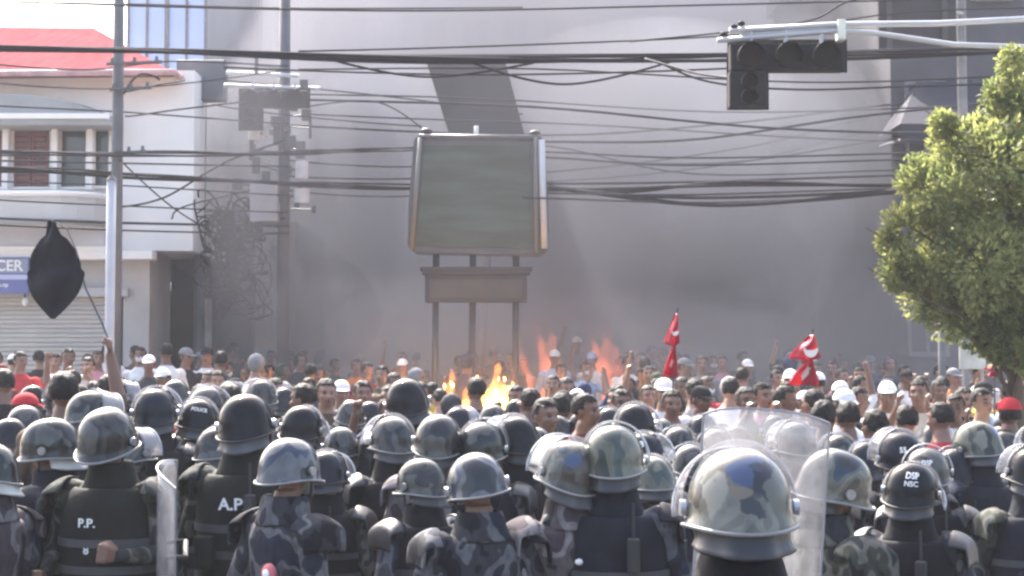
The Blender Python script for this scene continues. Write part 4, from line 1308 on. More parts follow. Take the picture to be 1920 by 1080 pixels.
def part(name, me, parent, m=None, loc=None, rot=None):
    o = bpy.data.objects.new(name, me)
    C.objects.link(o)
    o.parent = parent
    if loc is not None: o.location = loc
    if rot is not None: o.rotation_euler = rot
    if m is not None:
        if len(me.materials) == 0: me.materials.append(m)
        o.material_slots[0].link = 'OBJECT'; o.material_slots[0].material = m
    return o


def dress(o, mats):
    for i, m in enumerate(mats):
        o.material_slots[i].link = 'OBJECT'; o.material_slots[i].material = m


def wrap_text(body, size, rx, ry, z, angle, back=True):
    """Lettering bent round an ellipse at angle (0 = the back)."""
    me = text_mesh(body, size, .001)
    for v in me.vertices:
        x, y, zz = v.co
        th = math.pi * 1.5 + angle + x / ((rx + ry) / 2)
        # shrink with the dome when high up
        v.co = ((rx + .003 + zz) * math.cos(th), (ry + .003 + zz) * math.sin(th), z + y)
    return me


def helmet_text(body, size, z, angle):
    me = text_mesh(body, size, .001)
    a_, b_, H = .128, .152, .158
    for v in me.vertices:
        x, y, zz = v.co
        h = min(max((z + y) / H, 0), .985)
        u = math.acos(h ** (1 / .92)); k = math.sin(u) ** .88
        th = math.pi * 1.5 + angle + x / .125
        v.co = ((a_ * k + .0045 + zz) * math.cos(th), (b_ * k + .0045 + zz) * math.sin(th), z + y)
    return me


def officer(px_, ty, wpx, style, yaw, label, body='forward', uni='grey', vest='black', guard='grey', visor='up', tilt=0.0, vtext=None, htext=None, skin=0, dtext=None, roll=0.0, pads=True):
    d = F * .285 / wpx
    vr = random.Random(int(px_ * 7 + ty)); near = wpx > 200
    if not near: yaw += vr.gauss(0, 11); tilt += vr.gauss(0, 5); roll += vr.gauss(0, 6)
    t = pix(px_, ty, d)
    me, hr = POL[body]
    s = min(max((t.z - ground_z(d)) / 1.81, .85), 1.09)
    o = bpy.data.objects.new('person', me)
    C.objects.link(o)
    o.scale = (s, s, s)
    o.rotation_euler = (0, 0, R(yaw))
    top_local = hr @ Vector((0, 0, 1.77))
    rot = Matrix.Rotation(R(yaw), 3, 'Z')
    off = rot @ Vector((top_local.x * s, top_local.y * s, 0))
    o.location = (t.x - off.x, d - off.y, ground_z(d))
    sk = M_SKIN[skin % 3]
    dress(o, [sk, M_UNI[uni], M_UNI[uni], M_BOOT, M_EYE, M_LIP])
    tag(o, label, 'person', 'police in riot helmets')
    # helmet
    h = part('helmet', HELM, o, M_HEL[style])
    hm = hr @ Matrix.Translation((0, .002, 1.652)) @ Matrix.Rotation(R(tilt), 4, 'X') @ Matrix.Rotation(R(roll), 4, 'Y')
    h.location = hm.to_translation(); h.rotation_euler = hm.to_euler()
    part('rim_trim', RIMT, h, M_RUB if style in ('black', 'navy') else mat('trim_grey', (0.2, 0.2, 0.2), .5))
    for sd in (-1, 1): part('visor_bolt', BOLT, h, M_METAL, (sd * .138, 0, .012))
    part('chin_strap', STRAP, h, M_RUB)
    if visor:
        vm, ve = VIS_UP if visor == 'up' else VIS_MID
        vo = part('visor', vm, h, M_VISOR)
        part('visor_edge', ve, h, mat('visor_edge_pale', (0.5, 0.5, 0.52), 0.3))
    if guard: part('neck_guard', GUARD, h, M_GUARD[guard])
    if htext:
        for body_, size, z, ang in htext: part('lettering', helmet_text(body_, size, z, R(ang)), h, M_WHITE)
    if vest:
        v = part('vest', VEST, o, M_VEST[vest])
        part('collar', COLLAR, v, M_VEST[vest] if vest != 'none' else M_UNI[uni])
        for st in STRAPS: part('webbing_strap', st, v, mat('webbing', (0.06, 0.06, 0.065), .7))
        part('pouch', POUCH, v, M_VEST[vest]); part('radio', RADIO, v, M_RUB)
        if vtext:
            for body_, size, x, z, front in vtext:
                m2 = wrap_text(body_, size, .234, .196, z, (math.pi if front else 0) + x / .21)
                part('lettering', m2, v, M_WHITE)
    else:
        part('collar', COLLAR, o, M_UNI[uni])
    if pads:
        for p_ in PADS: part('shoulder_pad', p_, o, M_UNI[uni] if vest is None else M_GUARD['dark'] if vest == 'black' else M_UNI[uni])
    return o, d


T = officer
OFF = []
def add(*a, **k):
    o, d = officer(*a, **k); OFF.append((o, d, a[5])); return o


add(1385, 838, 222, 'nearest', 2, 'person with biggest glossy camouflage helmet of tan, cream and blue patches, nearest the camera', body='forward', uni='grey', vest='black', guard='dark', visor='up', tilt=-4)
add(548, 820, 128, 'blue', -42, 'person in pale blue-grey helmet, brown neck bare, pink round badge on the shoulder', body='bent', uni='grey', vest=None, guard=None, visor=None, skin=0)
add(892, 845, 134, 'blue', 38, 'person in blue-tinted helmet bowing, brown neck showing, right under the sign posts', body='look_down', uni='grey', vest=None, guard=None, visor=None, skin=0)
add(1066, 824, 132, 'blue_patch', 30, 'person in cream helmet with blue patch and grey neck flap, purplish camouflage jacket', body='down', uni='mauve', vest=None, guard='grey', visor='up', tilt=4, skin=2)
add(1150, 796, 132, 'olive', -12, 'person in olive-green camouflage helmet close beside the purplish jacket', body='forward', uni='blue', vest='navy', guard='dark', visor='up')
add(1578, 838, 146, 'cream', -58, 'person in tan helmet tilted steeply down, long dark neck flap, reddish cheek', body='look_down', uni='olive', vest=None, guard='dark', visor=None, tilt=6, roll=10, skin=0)
add(1708, 866, 126, 'black', -8, 'person in glossy black helmet with two lines of white letters beside a tilted tan helmet', body='forward', uni='grey', vest='black', guard='dark', visor='mid', htext=[('DSP', .042, .098, 16), ('NSC', .034, .060, 14)])
add(1832, 789, 100, 'olive_patch', 10, 'tall person in olive helmet with one blue patch and grey neck flap', body='forward', uni='blue', vest='navy', guard='grey', visor=None)
add(90, 783, 112, 'grey', 80, 'person in grey-green helmet turned sideways, pale neck flap, dark navy back pack straps', body='bent', uni='blue', vest='navy', guard='pale', visor=None, tilt=2, skin=2)
add(193, 762, 118, 'grey', 160, 'person facing the camera with head bowed, dark face, P.P. on the chest', body='look_down', uni='olive', vest='olive', guard=None, visor=None, skin=2, vtext=[('P.P.', .055, -.02, 1.29, True), ('8', .05, -.02, 1.17, True)])
add(463, 738, 112, 'black', 4, 'person in large plain black helmet with A.P.F. printed on an olive vest', body='forward', uni='olive', vest='olive', guard='grey', visor=None, vtext=[('A.P.F.', .075, .03, 1.31, False)])
add(370, 748, 86, 'black', 6, 'person in black helmet with white stripe of letters at the back, behind pale shield edge', body='forward', uni='grey', vest='black', guard='grey', visor='up', htext=[('POLICE', .032, .075, 4)])
add(291, 728, 88, 'navy', -6, 'person in dark navy helmet with bright rim between P.P. vest and shield edge', body='down', uni='grey', vest='black', guard='grey', visor='up')
add(172, 733, 92, 'grey', -20, 'person in grey helmet with raised clear visor behind the bowed face', body='forward', uni='grey', vest='black', guard='grey', visor='up')
add(115, 714, 66, 'navy', 12, 'person in small dark helmet with raised visor below the beige roller shutter', body='forward', uni='grey', vest='black', guard='grey', visor='up')
add(18, 784, 84, 'navy', 40, 'person in dark helmet cut by the frame edge beside the grey-green helmet', body='bent', uni='grey', vest='navy', guard='grey', visor=None)
add(48, 760, 80, 'grey', 5, 'person in dull grey-brown helmet under the red-shirted onlooker', body='forward', uni='grey', vest='black', guard='dark', visor=None)
add(-28, 830, 120, 'grey', 60, 'person mostly outside the frame beside the sideways grey-green helmet', body='bent', uni='mauve', vest=None, guard='pale', visor=None)
add(388, 724, 78, 'grey', -4, 'person in grey helmet half hidden behind the black helmet with letter stripe', body='forward', uni='grey', vest='black', guard='dark', visor='up')
add(490, 712, 60, 'grey', 14, 'person in small grey helmet peeping over the large plain black helmet', body='forward', uni='grey', vest='black', guard='grey', visor='up')
add(566, 760, 88, 'black', -30, 'person in black helmet with clear visor swung toward the side, behind the pale blue-grey helmet', body='forward', uni='grey', vest='black', guard='dark', visor='mid')
add(657, 749, 64, 'grey', 8, 'person in dull brownish helmet, one of a close pair left of the tall black helmet', body='forward', uni='olive', vest='black', guard='dark', visor=None)
add(694, 752, 62, 'navy', -6, 'person in dark blue helmet, one of a close pair left of the tall black helmet', body='down', uni='grey', vest='black', guard='dark', visor=None)
add(764, 709, 84, 'black', 0, 'tallest person in black helmet standing alone in front of the left sign post', body='forward', uni='grey', vest='black', guard='dark', visor=None)
add(735, 780, 98, 'grey', 10, 'person in dark grey camouflage helmet with a grey flap, below the tall black helmet', body='forward', uni='grey', vest='black', guard='grey', visor='up')
add(822, 776, 104, 'grey', -16, 'person in pale grey camouflage helmet with dark shaded nape, left of the visor-banded helmet', body='down', uni='mauve', vest=None, guard='dark', visor=None)
add(904, 790, 104, 'grey', -6, 'person in grey camouflage helmet banded by a clear visor, above the blue-tinted helmet', body='forward', uni='grey', vest='black', guard='dark', visor='up')
add(966, 780, 102, 'black', 20, 'person in black helmet with a pale front beside the visor-banded helmet', body='forward', uni='grey', vest='black', guard='dark', visor='up')
add(924, 758, 68, 'grey', 0, 'person in small grey helmet right before the yellow flame', body='forward', uni='grey', vest='black', guard='dark', visor=None)
add(970, 748, 58, 'navy', 10, 'person in small navy helmet beside the right sign post', body='forward', uni='grey', vest='black', guard='dark', visor=None)
add(1190, 757, 88, 'black', -4, 'person in black helmet with shining rim above the olive helmet', body='forward', uni='grey', vest='black', guard='dark', visor='up')
add(1208, 812, 100, 'navy', -14, 'person in navy helmet with white letters just behind the olive helmet', body='forward', uni='grey', vest='black', guard='dark', visor='up', htext=[('AB', .05, .08, 18)])
add(1224, 874, 110, 'olive', 18, 'person in mottled green helmet partly hidden by the nearest helmet', body='forward', uni='grey', vest='navy', guard='dark', visor='up')
add(1272, 800, 84, 'grey', 6, 'person in grey helmet between the olive helmet and the clear shield', body='forward', uni='grey', vest='black', guard='dark', visor='up')
add(1342, 803, 84, 'grey', -8, 'person in pale grey helmet seen through the clear shield', body='forward', uni='grey', vest='black', guard='grey', visor='up')
add(1490, 790, 92, 'grey', 10, 'person in white-rimmed grey helmet with black mark, at the shield corner', body='forward', uni='grey', vest='black', guard='dark', visor='up')
add(1574, 814, 84, 'grey', 0, 'person in grey helmet showing just over the tilted tan helmet', body='forward', uni='grey', vest='black', guard='dark', visor='up')
add(1688, 808, 104, 'navy', 4, 'person in navy helmet behind a shining visor, in front of the pale blue shirt', body='forward', uni='grey', vest='black', guard='grey', visor='up', htext=[('55', .04, .07, -20)])
add(1738, 838, 108, 'grey', -6, 'person in grey lettered helmet whose bright visor edge crosses above the black lettered helmet', body='forward', uni='grey', vest='black', guard='dark', visor='up', htext=[('DSP', .036, .08, 0)])
add(1932, 838, 112, 'black', 8, 'person in black helmet cut by the frame, below the tall olive helmet', body='forward', uni='olive', vest='navy', guard='grey', visor='up')
add(1952, 792, 90, 'navy', 0, 'person in navy helmet almost outside the frame under the tree', body='forward', uni='grey', vest='black', guard='grey', visor='up')
add(1640, 900, 150, 'grey', -20, 'person low in grey camouflage between the tilted tan helmet and the lettered black one', body='down', uni='mauve', vest=None, guard='pale', visor=None) if False else None
add(700, 838, 118, 'grey', -10, 'person in grey helmet with dark flap between the pale blue-grey helmet and the bowing one', body='forward', uni='grey', vest='navy', guard='dark', visor=None) if False else None

EXTRA = [(640, 800, 84, 'grey', 'wedged under the close pair of helmets'), (612, 846, 104, 'navy', 'just beside the pale blue-grey helmet brim'), (786, 862, 112, 'grey', 'low and close to the bowing blue-tinted helmet'), (246, 806, 96, 'grey', 'between the P.P. vest and the pale shield edge'),
         (1094, 772, 72, 'black', 'peeping above the cream helmet with blue patch'), (1292, 832, 96, 'grey', 'tucked behind the nearest helmet and mottled green one'), (1520, 806, 74, 'navy', 'at the foot of the drooping red flag'), (1626, 834, 92, 'navy', 'between the tilted tan and black lettered helmets'),
         (62, 722, 58, 'black', 'below the roller shutter, before the red shirt'), (226, 716, 58, 'navy', 'under the fist holding the black flag'), (330, 712, 56, 'grey', 'under the dark awning, behind the navy helmet'), (432, 716, 56, 'black', 'below the cable tangle'), (590, 738, 60, 'grey', 'before the brown-shirted bareheaded onlooker'),
         (860, 764, 66, 'navy', 'right before the orange flame'), (1040, 778, 72, 'grey', 'before the mustard-shirted onlooker'), (1142, 764, 68, 'navy', 'close to the helmet with shining rim'), (1240, 784, 76, 'grey', 'under the tall narrow red flag'), (1316, 778, 68, 'navy', 'at the top edge of the clear shield'),
         (1452, 778, 68, 'black', 'beyond the clear shield corner'), (1604, 794, 68, 'black', 'before the white-masked onlooker'), (1658, 800, 72, 'grey', 'before the pale blue shirt'), (1752, 792, 72, 'grey', 'before the red-shirted back under the tree'), (1884, 806, 78, 'grey', 'between the tall olive helmet and frame edge'),
         (536, 726, 56, 'navy', 'below the transformer pole'), (1380, 798, 76, 'black', 'in the middle of the clear shield'), (1790, 846, 100, 'navy', 'right under the tall olive helmet'), (1000, 800, 84, 'grey', 'behind the cream helmet with blue patch'), (410, 800, 96, 'grey', 'between the letter-striped and large plain black helmets')]
for k, (a_, b_, c_, st_, wh) in enumerate(EXTRA):
    add(a_, b_, c_, st_, (-1) ** k * (6 + 9 * (k % 5)), f"person in {({'grey': 'dark grey camouflage', 'navy': 'dark navy', 'black': 'glossy black'})[st_]} helmet {wh}", body=('forward', 'down', 'bent')[k % 3], uni=('grey', 'olive', 'blue')[k % 3], vest='black' if k % 4 else None, guard='dark', visor='up' if k % 2 else None)
# shoulder badge
bm = bmesh.new()
b0 = OFF[1][0]
ellipsoid(bm, (.10, -.155, 1.23), (.042, .03, .045), 14, 8)
bo = to_mesh(bm, 'badge', True); part('badge', bo, b0, M_PINK)
bm = bmesh.new(); ellipsoid(bm, (.108, -.178, 1.23), (.022, .012, .022), 12, 8); part('badge_centre', to_mesh(bm, 'badge_centre', True), b0, M_WHITE)
bm = bmesh.new(); ellipsoid(bm, (-.03, -.158, 1.30), (.022, .014, .014), 12, 8); part('badge', to_mesh(bm, 'badge', True), OFF[3][0], M_WHITE)


# riot shields
def shield(label, px_, ty, d, wd, ht, yaw, roll=0, dark=False):
    t = pix(px_, ty, d)
    root = empty('riot_shield', (t.x, d, t.z - ht), R(yaw)); root.rotation_euler = (0, R(roll), R(yaw))
    tag(root, label, 'shield', 'clear riot shields')
    bm = bmesh.new(); rows_ = []
    for i in range(11):
        z = ht * i / 10; row = []
        for k in range(17):
            x = (k / 16 - .5) * wd
            cz = 0
            if i in (0, 10): cz = -.03 * abs(k / 16 - .5) ** 3 * 8 * (1 if i else -1)
            row.append(bm.verts.new((x, .12 - .5 * (x * x) / wd * 1.6, z + cz)))
        rows_.append(row)
    for r0, r1 in zip(rows_, rows_[1:]):
        for k in range(16): bm.faces.new((r0[k], r0[k + 1], r1[k + 1], r1[k]))
    rim = [v.co.copy() for v in rows_[-1]] + [r[-1].co.copy() for r in rows_[::-1]] + [v.co.copy() for v in rows_[0][::-1]] + [r[0].co.copy() for r in rows_]
    me = evaluated(to_mesh(bm, 'panel', True), [('SOLIDIFY', dict(thickness=.004))])
    me.polygons.foreach_set('use_smooth', [True] * len(me.polygons))
    part('panel', me, root, M_SHIELD)
    bm = bmesh.new(); tube(bm, rim, .004, 6, False); part('edge_trim', to_mesh(bm, 'edge_trim'), root, mat('shield_edge', (0.22, 0.22, 0.23), .3))
    bm = bmesh.new(); tube(bm, [(-.1, .08, ht * .55), (-.1, .0, ht * .55), (.1, .0, ht * .55), (.1, .08, ht * .55)], .012, 8); part('handle', to_mesh(bm, 'handle'), root, M_RUB)
    return root


shield('clear riot shield held up just beyond the nearest helmet', 1408, 768, 5.3, .42, .85, 0, 4)
shield('clear riot shield seen edge-on as a pale strip beside the A.P.F. vest', 350, 862, 6.9, .40, .8, 101, -13)

# ------------------------------------------------------------------ civilians
def cap_mesh():
    bm = bmesh.new(); N = 6; seg = 22; rows_ = []
    for i in range(N + 1):
        u = (i / N) * math.pi / 2 * 1.02
        rows_.append([bm.verts.new((.084 * max(math.sin(u), .03) * math.cos(2 * math.pi * k / seg), .104 * max(math.sin(u), .03) * math.sin(2 * math.pi * k / seg), .085 * math.cos(u))) for k in range(seg)])
    for r0, r1 in zip(rows_, rows_[1:]):
        for k in range(seg): bm.faces.new((r0[k], r0[(k + 1) % seg], r1[(k + 1) % seg], r1[k]))
    bm.faces.new(rows_[0])
    c_ = to_mesh(bm, 'cap', True)
    bm = bmesh.new(); A_, B_ = [], []
    for k in range(9):
        th = R(30 + 120 * k / 8)
        A_.append(bm.verts.new((.083 * math.cos(th), .100 * math.sin(th), .004))); B_.append(bm.verts.new((.088 * math.cos(th), .102 * math.sin(th) + .07 * math.sin(R(180 * k / 8)), -.016)))
    for k in range(8): bm.faces.new((A_[k], A_[k + 1], B_[k + 1], B_[k]))
    pk = evaluated(to_mesh(bm, 'peak'), [('SOLIDIFY', dict(thickness=.004))])
    return c_, pk


def hair_mesh(seed, long=0.0):
    bm = bmesh.new()
    bmesh.ops.create_icosphere(bm, subdivisions=4, radius=1)
    for v in list(bm.verts):
        u = v.co.copy()
        k = 1 + .10 * noise.noise(u * 3 + Vector((seed, 0, 0))) + .06 * noise.noise(u * 9 + Vector((0, seed, 0)))
        v.co = Vector((u.x * .083 * k, u.y * .104 * k - .004, u.z * .100 * k))
    kill = [v for v in bm.verts if (v.co.y > .03 and v.co.z < .045 - .02 * noise.noise(v.co * 20)) or v.co.z < -.055 - long or (v.co.y > -.01 and v.co.z < -.02 and abs(v.co.x) > .05)]
    bmesh.ops.delete(bm, geom=kill, context='VERTS')
    return to_mesh(bm, 'hair', True)


CAP, PEAK = cap_mesh()
HAIRS = [hair_mesh(s) for s in (1.3, 4.1, 7.7)]
bm = bmesh.new(); bmesh.ops.create_icosphere(bm, subdivisions=4, radius=1)
for v in bm.verts:
    u = v.co.copy(); k = 1 + .05 * noise.noise(u * 4)
    v.co = Vector((u.x * .094 * k, u.y * .112 * k - .012, u.z * .112 * k - .01))
bmesh.ops.delete(bm, geom=[v for v in bm.verts if (v.co.y > .035 and -.1 < v.co.z < .055 and abs(v.co.x) < .068) or v.co.z < -.112], context='VERTS')
HOOD = to_mesh(bm, 'hood', True)
bm = bmesh.new()
bmesh.ops.create_uvsphere(bm, u_segments=14, v_segments=10, radius=1)
bmesh.ops.delete(bm, geom=[v for v in bm.verts if v.co.y < .15], context='VERTS')
for v in bm.verts: v.co = Vector((v.co.x * .058, .048 + v.co.y * .062, -.068 + v.co.z * .05))
MASK = to_mesh(bm, 'face_mask', True)

SH = {'black': (.015, .015, .017), 'charcoal': (.045, .045, .05), 'white': (.72, .71, .70), 'grey': (.19, .19, .2), 'navy': (.02, .028, .07), 'maroon': (.13, .02, .025), 'red': (.42, .03, .04), 'pale blue': (.36, .46, .62),
      'brown': (.1, .065, .045), 'olive': (.075, .08, .045), 'pink': (.5, .22, .26), 'checked grey': (.28, .27, .27), 'cream': (.55, .5, .42), 'orange': (.5, .15, .03), 'mustard': (.42, .29, .04), 'dark green': (.025, .06, .035)}
M_SH = {k: mat('shirt_' + k.replace(' ', '_'), c, .85, .22, 7, bscale=14, bstr=.5, rand=True) for k, c in SH.items()}
M_TR = [mat('trousers_denim', (.035, .045, .08), .85, .25, 6, bscale=14), mat('trousers_dark', (.02, .02, .022), .85, .25, 6, bscale=14), mat('trousers_khaki', (.2, .165, .11), .85, .2, 6, bscale=14)]
M_CAPS = {'white': M_SH['white'], 'red': M_SH['red'], 'black': M_SH['black'], 'pale blue': M_SH['pale blue'], 'grey': M_SH['grey']}
USED = set()
CIVS = []


def civilian(x, y, s, yaw, shirt, head, pose, label, mask=False, skin=None, group='people in the crowd'):
    me, hr = CIV[pose]
    o = bpy.data.objects.new('person', me)
    C.objects.link(o)
    o.location = (x, y, ground_z(y) + (.14 if (x < -4.6 and y > 19) or (x > 6.6 and y > 19) else 0)); o.scale = (s, s, s); o.rotation_euler = (0, 0, R(yaw))
    dress(o, [M_SKIN[random.randrange(3) if skin is None else skin], M_SH[shirt], M_TR[random.randrange(3)], M_BOOT, M_EYE, M_LIP])
    tag(o, label, 'person', group)
    hm = hr @ Matrix.Translation((0, .0, 1.685))
    l_, r_ = hm.to_translation(), hm.to_euler()
    if head == 'black hair': part('hair', HAIRS[random.randrange(3)], o, M_HAIR, l_, r_)
    elif head.endswith('hood'): part('hood', HOOD, o, M_SH[shirt], l_, r_)
    else:
        c_ = part('cap', CAP, o, M_CAPS[head[:-4]], (hm @ Matrix.Translation((0, 0, .018))).to_translation(), r_)
        part('peak', PEAK, c_, M_CAPS[head[:-4]])
        hh = part('hair', HAIRS[0], o, M_HAIR, (hm @ Matrix.Translation((0, 0, -.012))).to_translation(), r_); hh.scale = (.96, .96, .96)
    if mask: part('face_mask', MASK, o, M_WHITE, l_, r_)
    CIVS.append(o)
    return o


ZONES = [(90, 'below blue shop sign'), (200, 'by the black flag'), (290, 'at pale steel pole'), (400, 'below dark awning'), (500, 'below grey cabinet'), (600, 'by transformer pole'), (720, 'by hazy round sign'),
         (805, 'left of sign posts'), (890, 'between left sign posts'), (975, 'between right sign posts'), (1080, 'right of the fire'), (1170, 'past the faint flames'), (1240, 'left of tall flag'), (1320, 'right of tall flag'),
         (1420, 'between two red flags'), (1500, 'left of drooping flag'), (1590, 'right of drooping flag'), (1690, 'left of the tree'), (1790, 'by the slim post'), (1860, 'before pale board'), (3000, 'under the tree')]
POSES = {'down': '', 'raise': 'fist raised, ', 'both': 'both arms up, ', 'phone': 'hands at face, ', 'turn': 'head turned, '}


def crowd_label(px_, y, shirt, head, pose, mask, facing):
    z = next(t for lim, t in ZONES if px_ < lim)
    band = 'front rows' if y < 16.5 else 'mid crowd' if y < 22 else 'rear crowd' if y < 28 else 'deep in smoke'
    t = f"person, {shirt} top, {head}, {'white mask, ' if mask else ''}{POSES[pose]}{'back turned, ' if not facing else ''}{band}, {z}"
    return t if len(t.split()) <= 16 else t.replace('right of ', 'past ').replace('left of ', 'before ').replace('between ', 'at ').replace(' top,', ',')


rng = random.Random(21)
occupied = [(o.location.x, o.location.y) for o, d, l in OFF]
FIRE = (pix(905, 0, 21.5).x, 21.5)
shirts_w = ['black'] * 6 + ['charcoal'] * 5 + ['white'] * 3 + ['grey'] * 3 + ['navy'] * 4 + ['maroon'] * 2 + ['red'] * 2 + ['pale blue'] * 2 + ['brown'] * 3 + ['olive'] * 2 + ['pink', 'checked grey', 'checked grey', 'cream', 'orange', 'mustard', 'dark green']
heads_w = ['black hair'] * 12 + ['white cap', 'black cap', 'black cap', 'grey cap', 'grey hood', 'black hood']
poses_w = ['down'] * 15 + ['turn'] * 10 + ['phone', 'phone', 'raise']


def place(x, y, **kw):
    px_ = 960 + x / y * F
    for tries in range(400):
        shirt = kw.get('shirt') or rng.choice(shirts_w); head = kw.get('head') or rng.choice(heads_w); pose = kw.get('pose') or rng.choice(poses_w)
        if head.endswith('hood') and not kw.get('head'): head = shirt + ' hood'
        mask = kw.get('mask', rng.random() < .1); facing = kw.get('facing', rng.random() < .72)
        lab = crowd_label(px_, y, shirt, head, pose, mask and facing, facing)
        if lab not in USED: break
    USED.add(lab)
    occupied.append((x, y))
    return civilian(x, y, kw.get('s') or rng.uniform(.93, 1.03), (180 if facing else 0) + rng.uniform(-35, 35), shirt, head, pose, lab, mask and facing)


def special(px_, ty, d, **kw):
    """A person whose head top stands at a pixel."""
    t = pix(px_, ty, d)
    g = ground_z(d) + (.14 if (t.x < -4.6 and d > 19) else 0)
    return place(t.x, d, s=min(max((t.z - g) / 1.79, .88), 1.1), **kw)


# people that can be picked out in the photograph
special(38, 658, 20.5, shirt='red', head='black hair', pose='turn', facing=True, mask=False)
special(128, 652, 20.5, shirt='white', head='black hair', pose='down', facing=True)
special(104, 662, 21.5, shirt='brown', head='black hair', pose='down', facing=True)
special(165, 668, 19.5, shirt='cream', head='black hair', pose='phone', facing=True)
special(184, 656, 22, shirt='pink', head='black hair', pose='down', facing=True)
special(48, 735, 11.5, shirt='red', head='red cap', pose='down', facing=False)
special(8, 690, 14.0, shirt='black', head='black hair', pose='down', facing=False)
special(205, 700, 13.0, shirt='charcoal', head='black hair', pose='down', facing=False)
special(312, 642, 21.5, shirt='white', head='black hair', pose='down', facing=False)
special(348, 648, 22.5, shirt='black', head='grey cap', pose='turn', facing=True)
special(415, 645, 21.0, shirt='charcoal', head='black hair', pose='down', facing=False)
special(388, 650, 23.5, shirt='white', head='black cap', pose='down', facing=True)
special(480, 640, 20.0, shirt='grey', head='grey hood', pose='down', facing=False)
special(612, 708, 13.6, shirt='brown', head='black hair', pose='turn', facing=True)
special(680, 712, 14.5, shirt='maroon', head='black hair', pose='down', facing=True)
special(640, 712, 15.5, shirt='white', head='white cap', pose='down', facing=True)
special(893, 706, 14.5, shirt='black', head='black hair', pose='down', facing=False)
special(1095, 738, 11.0, shirt='brown', head='black hair', pose='turn', facing=True, skin=0) if False else special(1095, 736, 11.2, shirt='maroon', head='black hair', pose='turn', facing=True)
special(1022, 744, 10.6, shirt='mustard', head='black hair', pose='turn', facing=True)
special(1052, 735, 12.2, shirt='black', head='black hair', pose='down', facing=False)
special(1165, 728, 13.0, shirt='red', head='black hair', pose='down', facing=True)
special(1040, 655, 25.0, shirt='pale blue', head='white cap', pose='down', facing=True)
special(1110, 660, 25.5, shirt='white', head='pale blue cap', pose='down', facing=True)
special(1082, 630, 29.0, shirt='grey', head='white cap', pose='raise', facing=True)
special(755, 672, 24.0, shirt='white', head='white cap', pose='down', facing=True)
special(1245, 708, 14.2, shirt='white', head='white cap', pose='down', facing=True)
special(1260, 728, 13.0, shirt='maroon', head='black hair', pose='turn', facing=True)
special(1370, 706, 15.2, shirt='white', head='black hair', pose='down', facing=False)
special(1430, 716, 14.0, shirt='pink', head='black hair', pose='down', facing=True)
special(1525, 728, 13.2, shirt='charcoal', head='black hair', pose='down', facing=False)
special(1470, 722, 13.8, shirt='maroon', head='black hair', pose='turn', facing=True)
special(1582, 728, 12.5, shirt='white', head='white cap', pose='turn', facing=True, mask=True)
special(1545, 748, 10.6, shirt='black', head='black hair', pose='down', facing=False)
special(1590, 750, 11.0, shirt='grey', head='black hair', pose='down', facing=False)
special(1664, 714, 14.6, shirt='white', head='white cap', pose='down', facing=True)
special(1722, 710, 14.0, shirt='cream', head='black hair', pose='phone', facing=True)
special(1640, 765, 10.4, shirt='pale blue', head='black hair', pose='down', facing=False)
special(1700, 757, 11.2, shirt='navy', head='black hair', pose='down', facing=False)
special(1765, 752, 11.0, shirt='red', head='black hair', pose='turn', facing=False)
special(1790, 736, 12.8, shirt='white', head='black hair', pose='phone', facing=True)
special(1840, 726, 13.2, shirt='checked grey', head='black hair', pose='down', facing=True)
special(1893, 744, 11.4, shirt='black', head='red cap', pose='down', facing=False)
special(1915, 716, 14.2, shirt='black', head='black hair', pose='turn', facing=True)

flagman = None
tries = 0
while len(CIVS) < 228 and tries < 9000:
    tries += 1
    y = 12.2 + 17 * rng.random() ** 1.2
    x = rng.uniform(-.34, .34) * y
    px_ = 960 + x / y * F
    if y < 15 and px_ < 560 and rng.random() < .3: continue
    if x < -5.0 and y > 24.6: continue
    if y > 19 and x > 6.4: continue
    if math.hypot(x - FIRE[0], (y - FIRE[1])) < 1.9: continue
    if y < 21 and 845 < px_ < 960 and y > 14.8: continue
    if y > 12 and y < 13.4 and x > 3.6: continue
    gap = .48 if y < 17 else .58
    if any((x - a_) ** 2 + (y - b_) ** 2 < gap * gap for a_, b_ in occupied): continue
    place(x, y)

# ------------------------------------------------------------------ flags
def cloth_prism(bm, outline, fold, thick=.006):
    """outline: function t -> (left, right) in metres, z(t); fold waves push it out of its plane."""
    rows_ = []
    n = 26; m_ = 12
    for i in range(n + 1):
        t = i / n
        l_, r_, z = outline(t)
        rows_.append([bm.verts.new((l_ + (r_ - l_) * k / m_, fold(t, k / m_), z)) for k in range(m_ + 1)])
    for r0, r1 in zip(rows_, rows_[1:]):
        for k in range(m_): bm.faces.new((r0[k], r0[k + 1], r1[k + 1], r1[k]))


DF = 10.0
q = pix(97, 410, DF)
hand = pix(207, 648, DF)
bf = empty('black_flag', hand); tag(bf, 'drooping black flag shaped like a diamond on a thin bent stick', 'flag')
bm = bmesh.new()
k_ = DF / F
def ol(t):
    y_ = 412 + 186 * t
    w_ = (8 + 43 * math.sin(min(t / .52, 1) * math.pi / 2) ** 1.6) if t < .52 else (51 * math.cos((t - .52) / .48 * math.pi / 2) ** .95 + 6)
    cx = 96 + 7 * t + 5 * math.sin(3 * t) - (2 if t > .6 else 0)
    if t < .18: w_ = 6 + t * 60
    return ((cx - w_ - 97) * k_, (cx + w_ - 97) * k_, -(y_ - 410) * k_)
cloth_prism(bm, ol, lambda t, s: .028 * math.sin(s * 9 + t * 2) * math.sin(t * 3.1) + .02 * math.sin(t * 14 + s * 4))
me = evaluated(to_mesh(bm, 'cloth', True), [('SOLIDIFY', dict(thickness=.006))])
me.transform(Matrix.Translation(q))
link('cloth', me, bf, mat('flag_black', (.016, .016, .02), .85, .2, 8, bscale=30, bstr=.3))
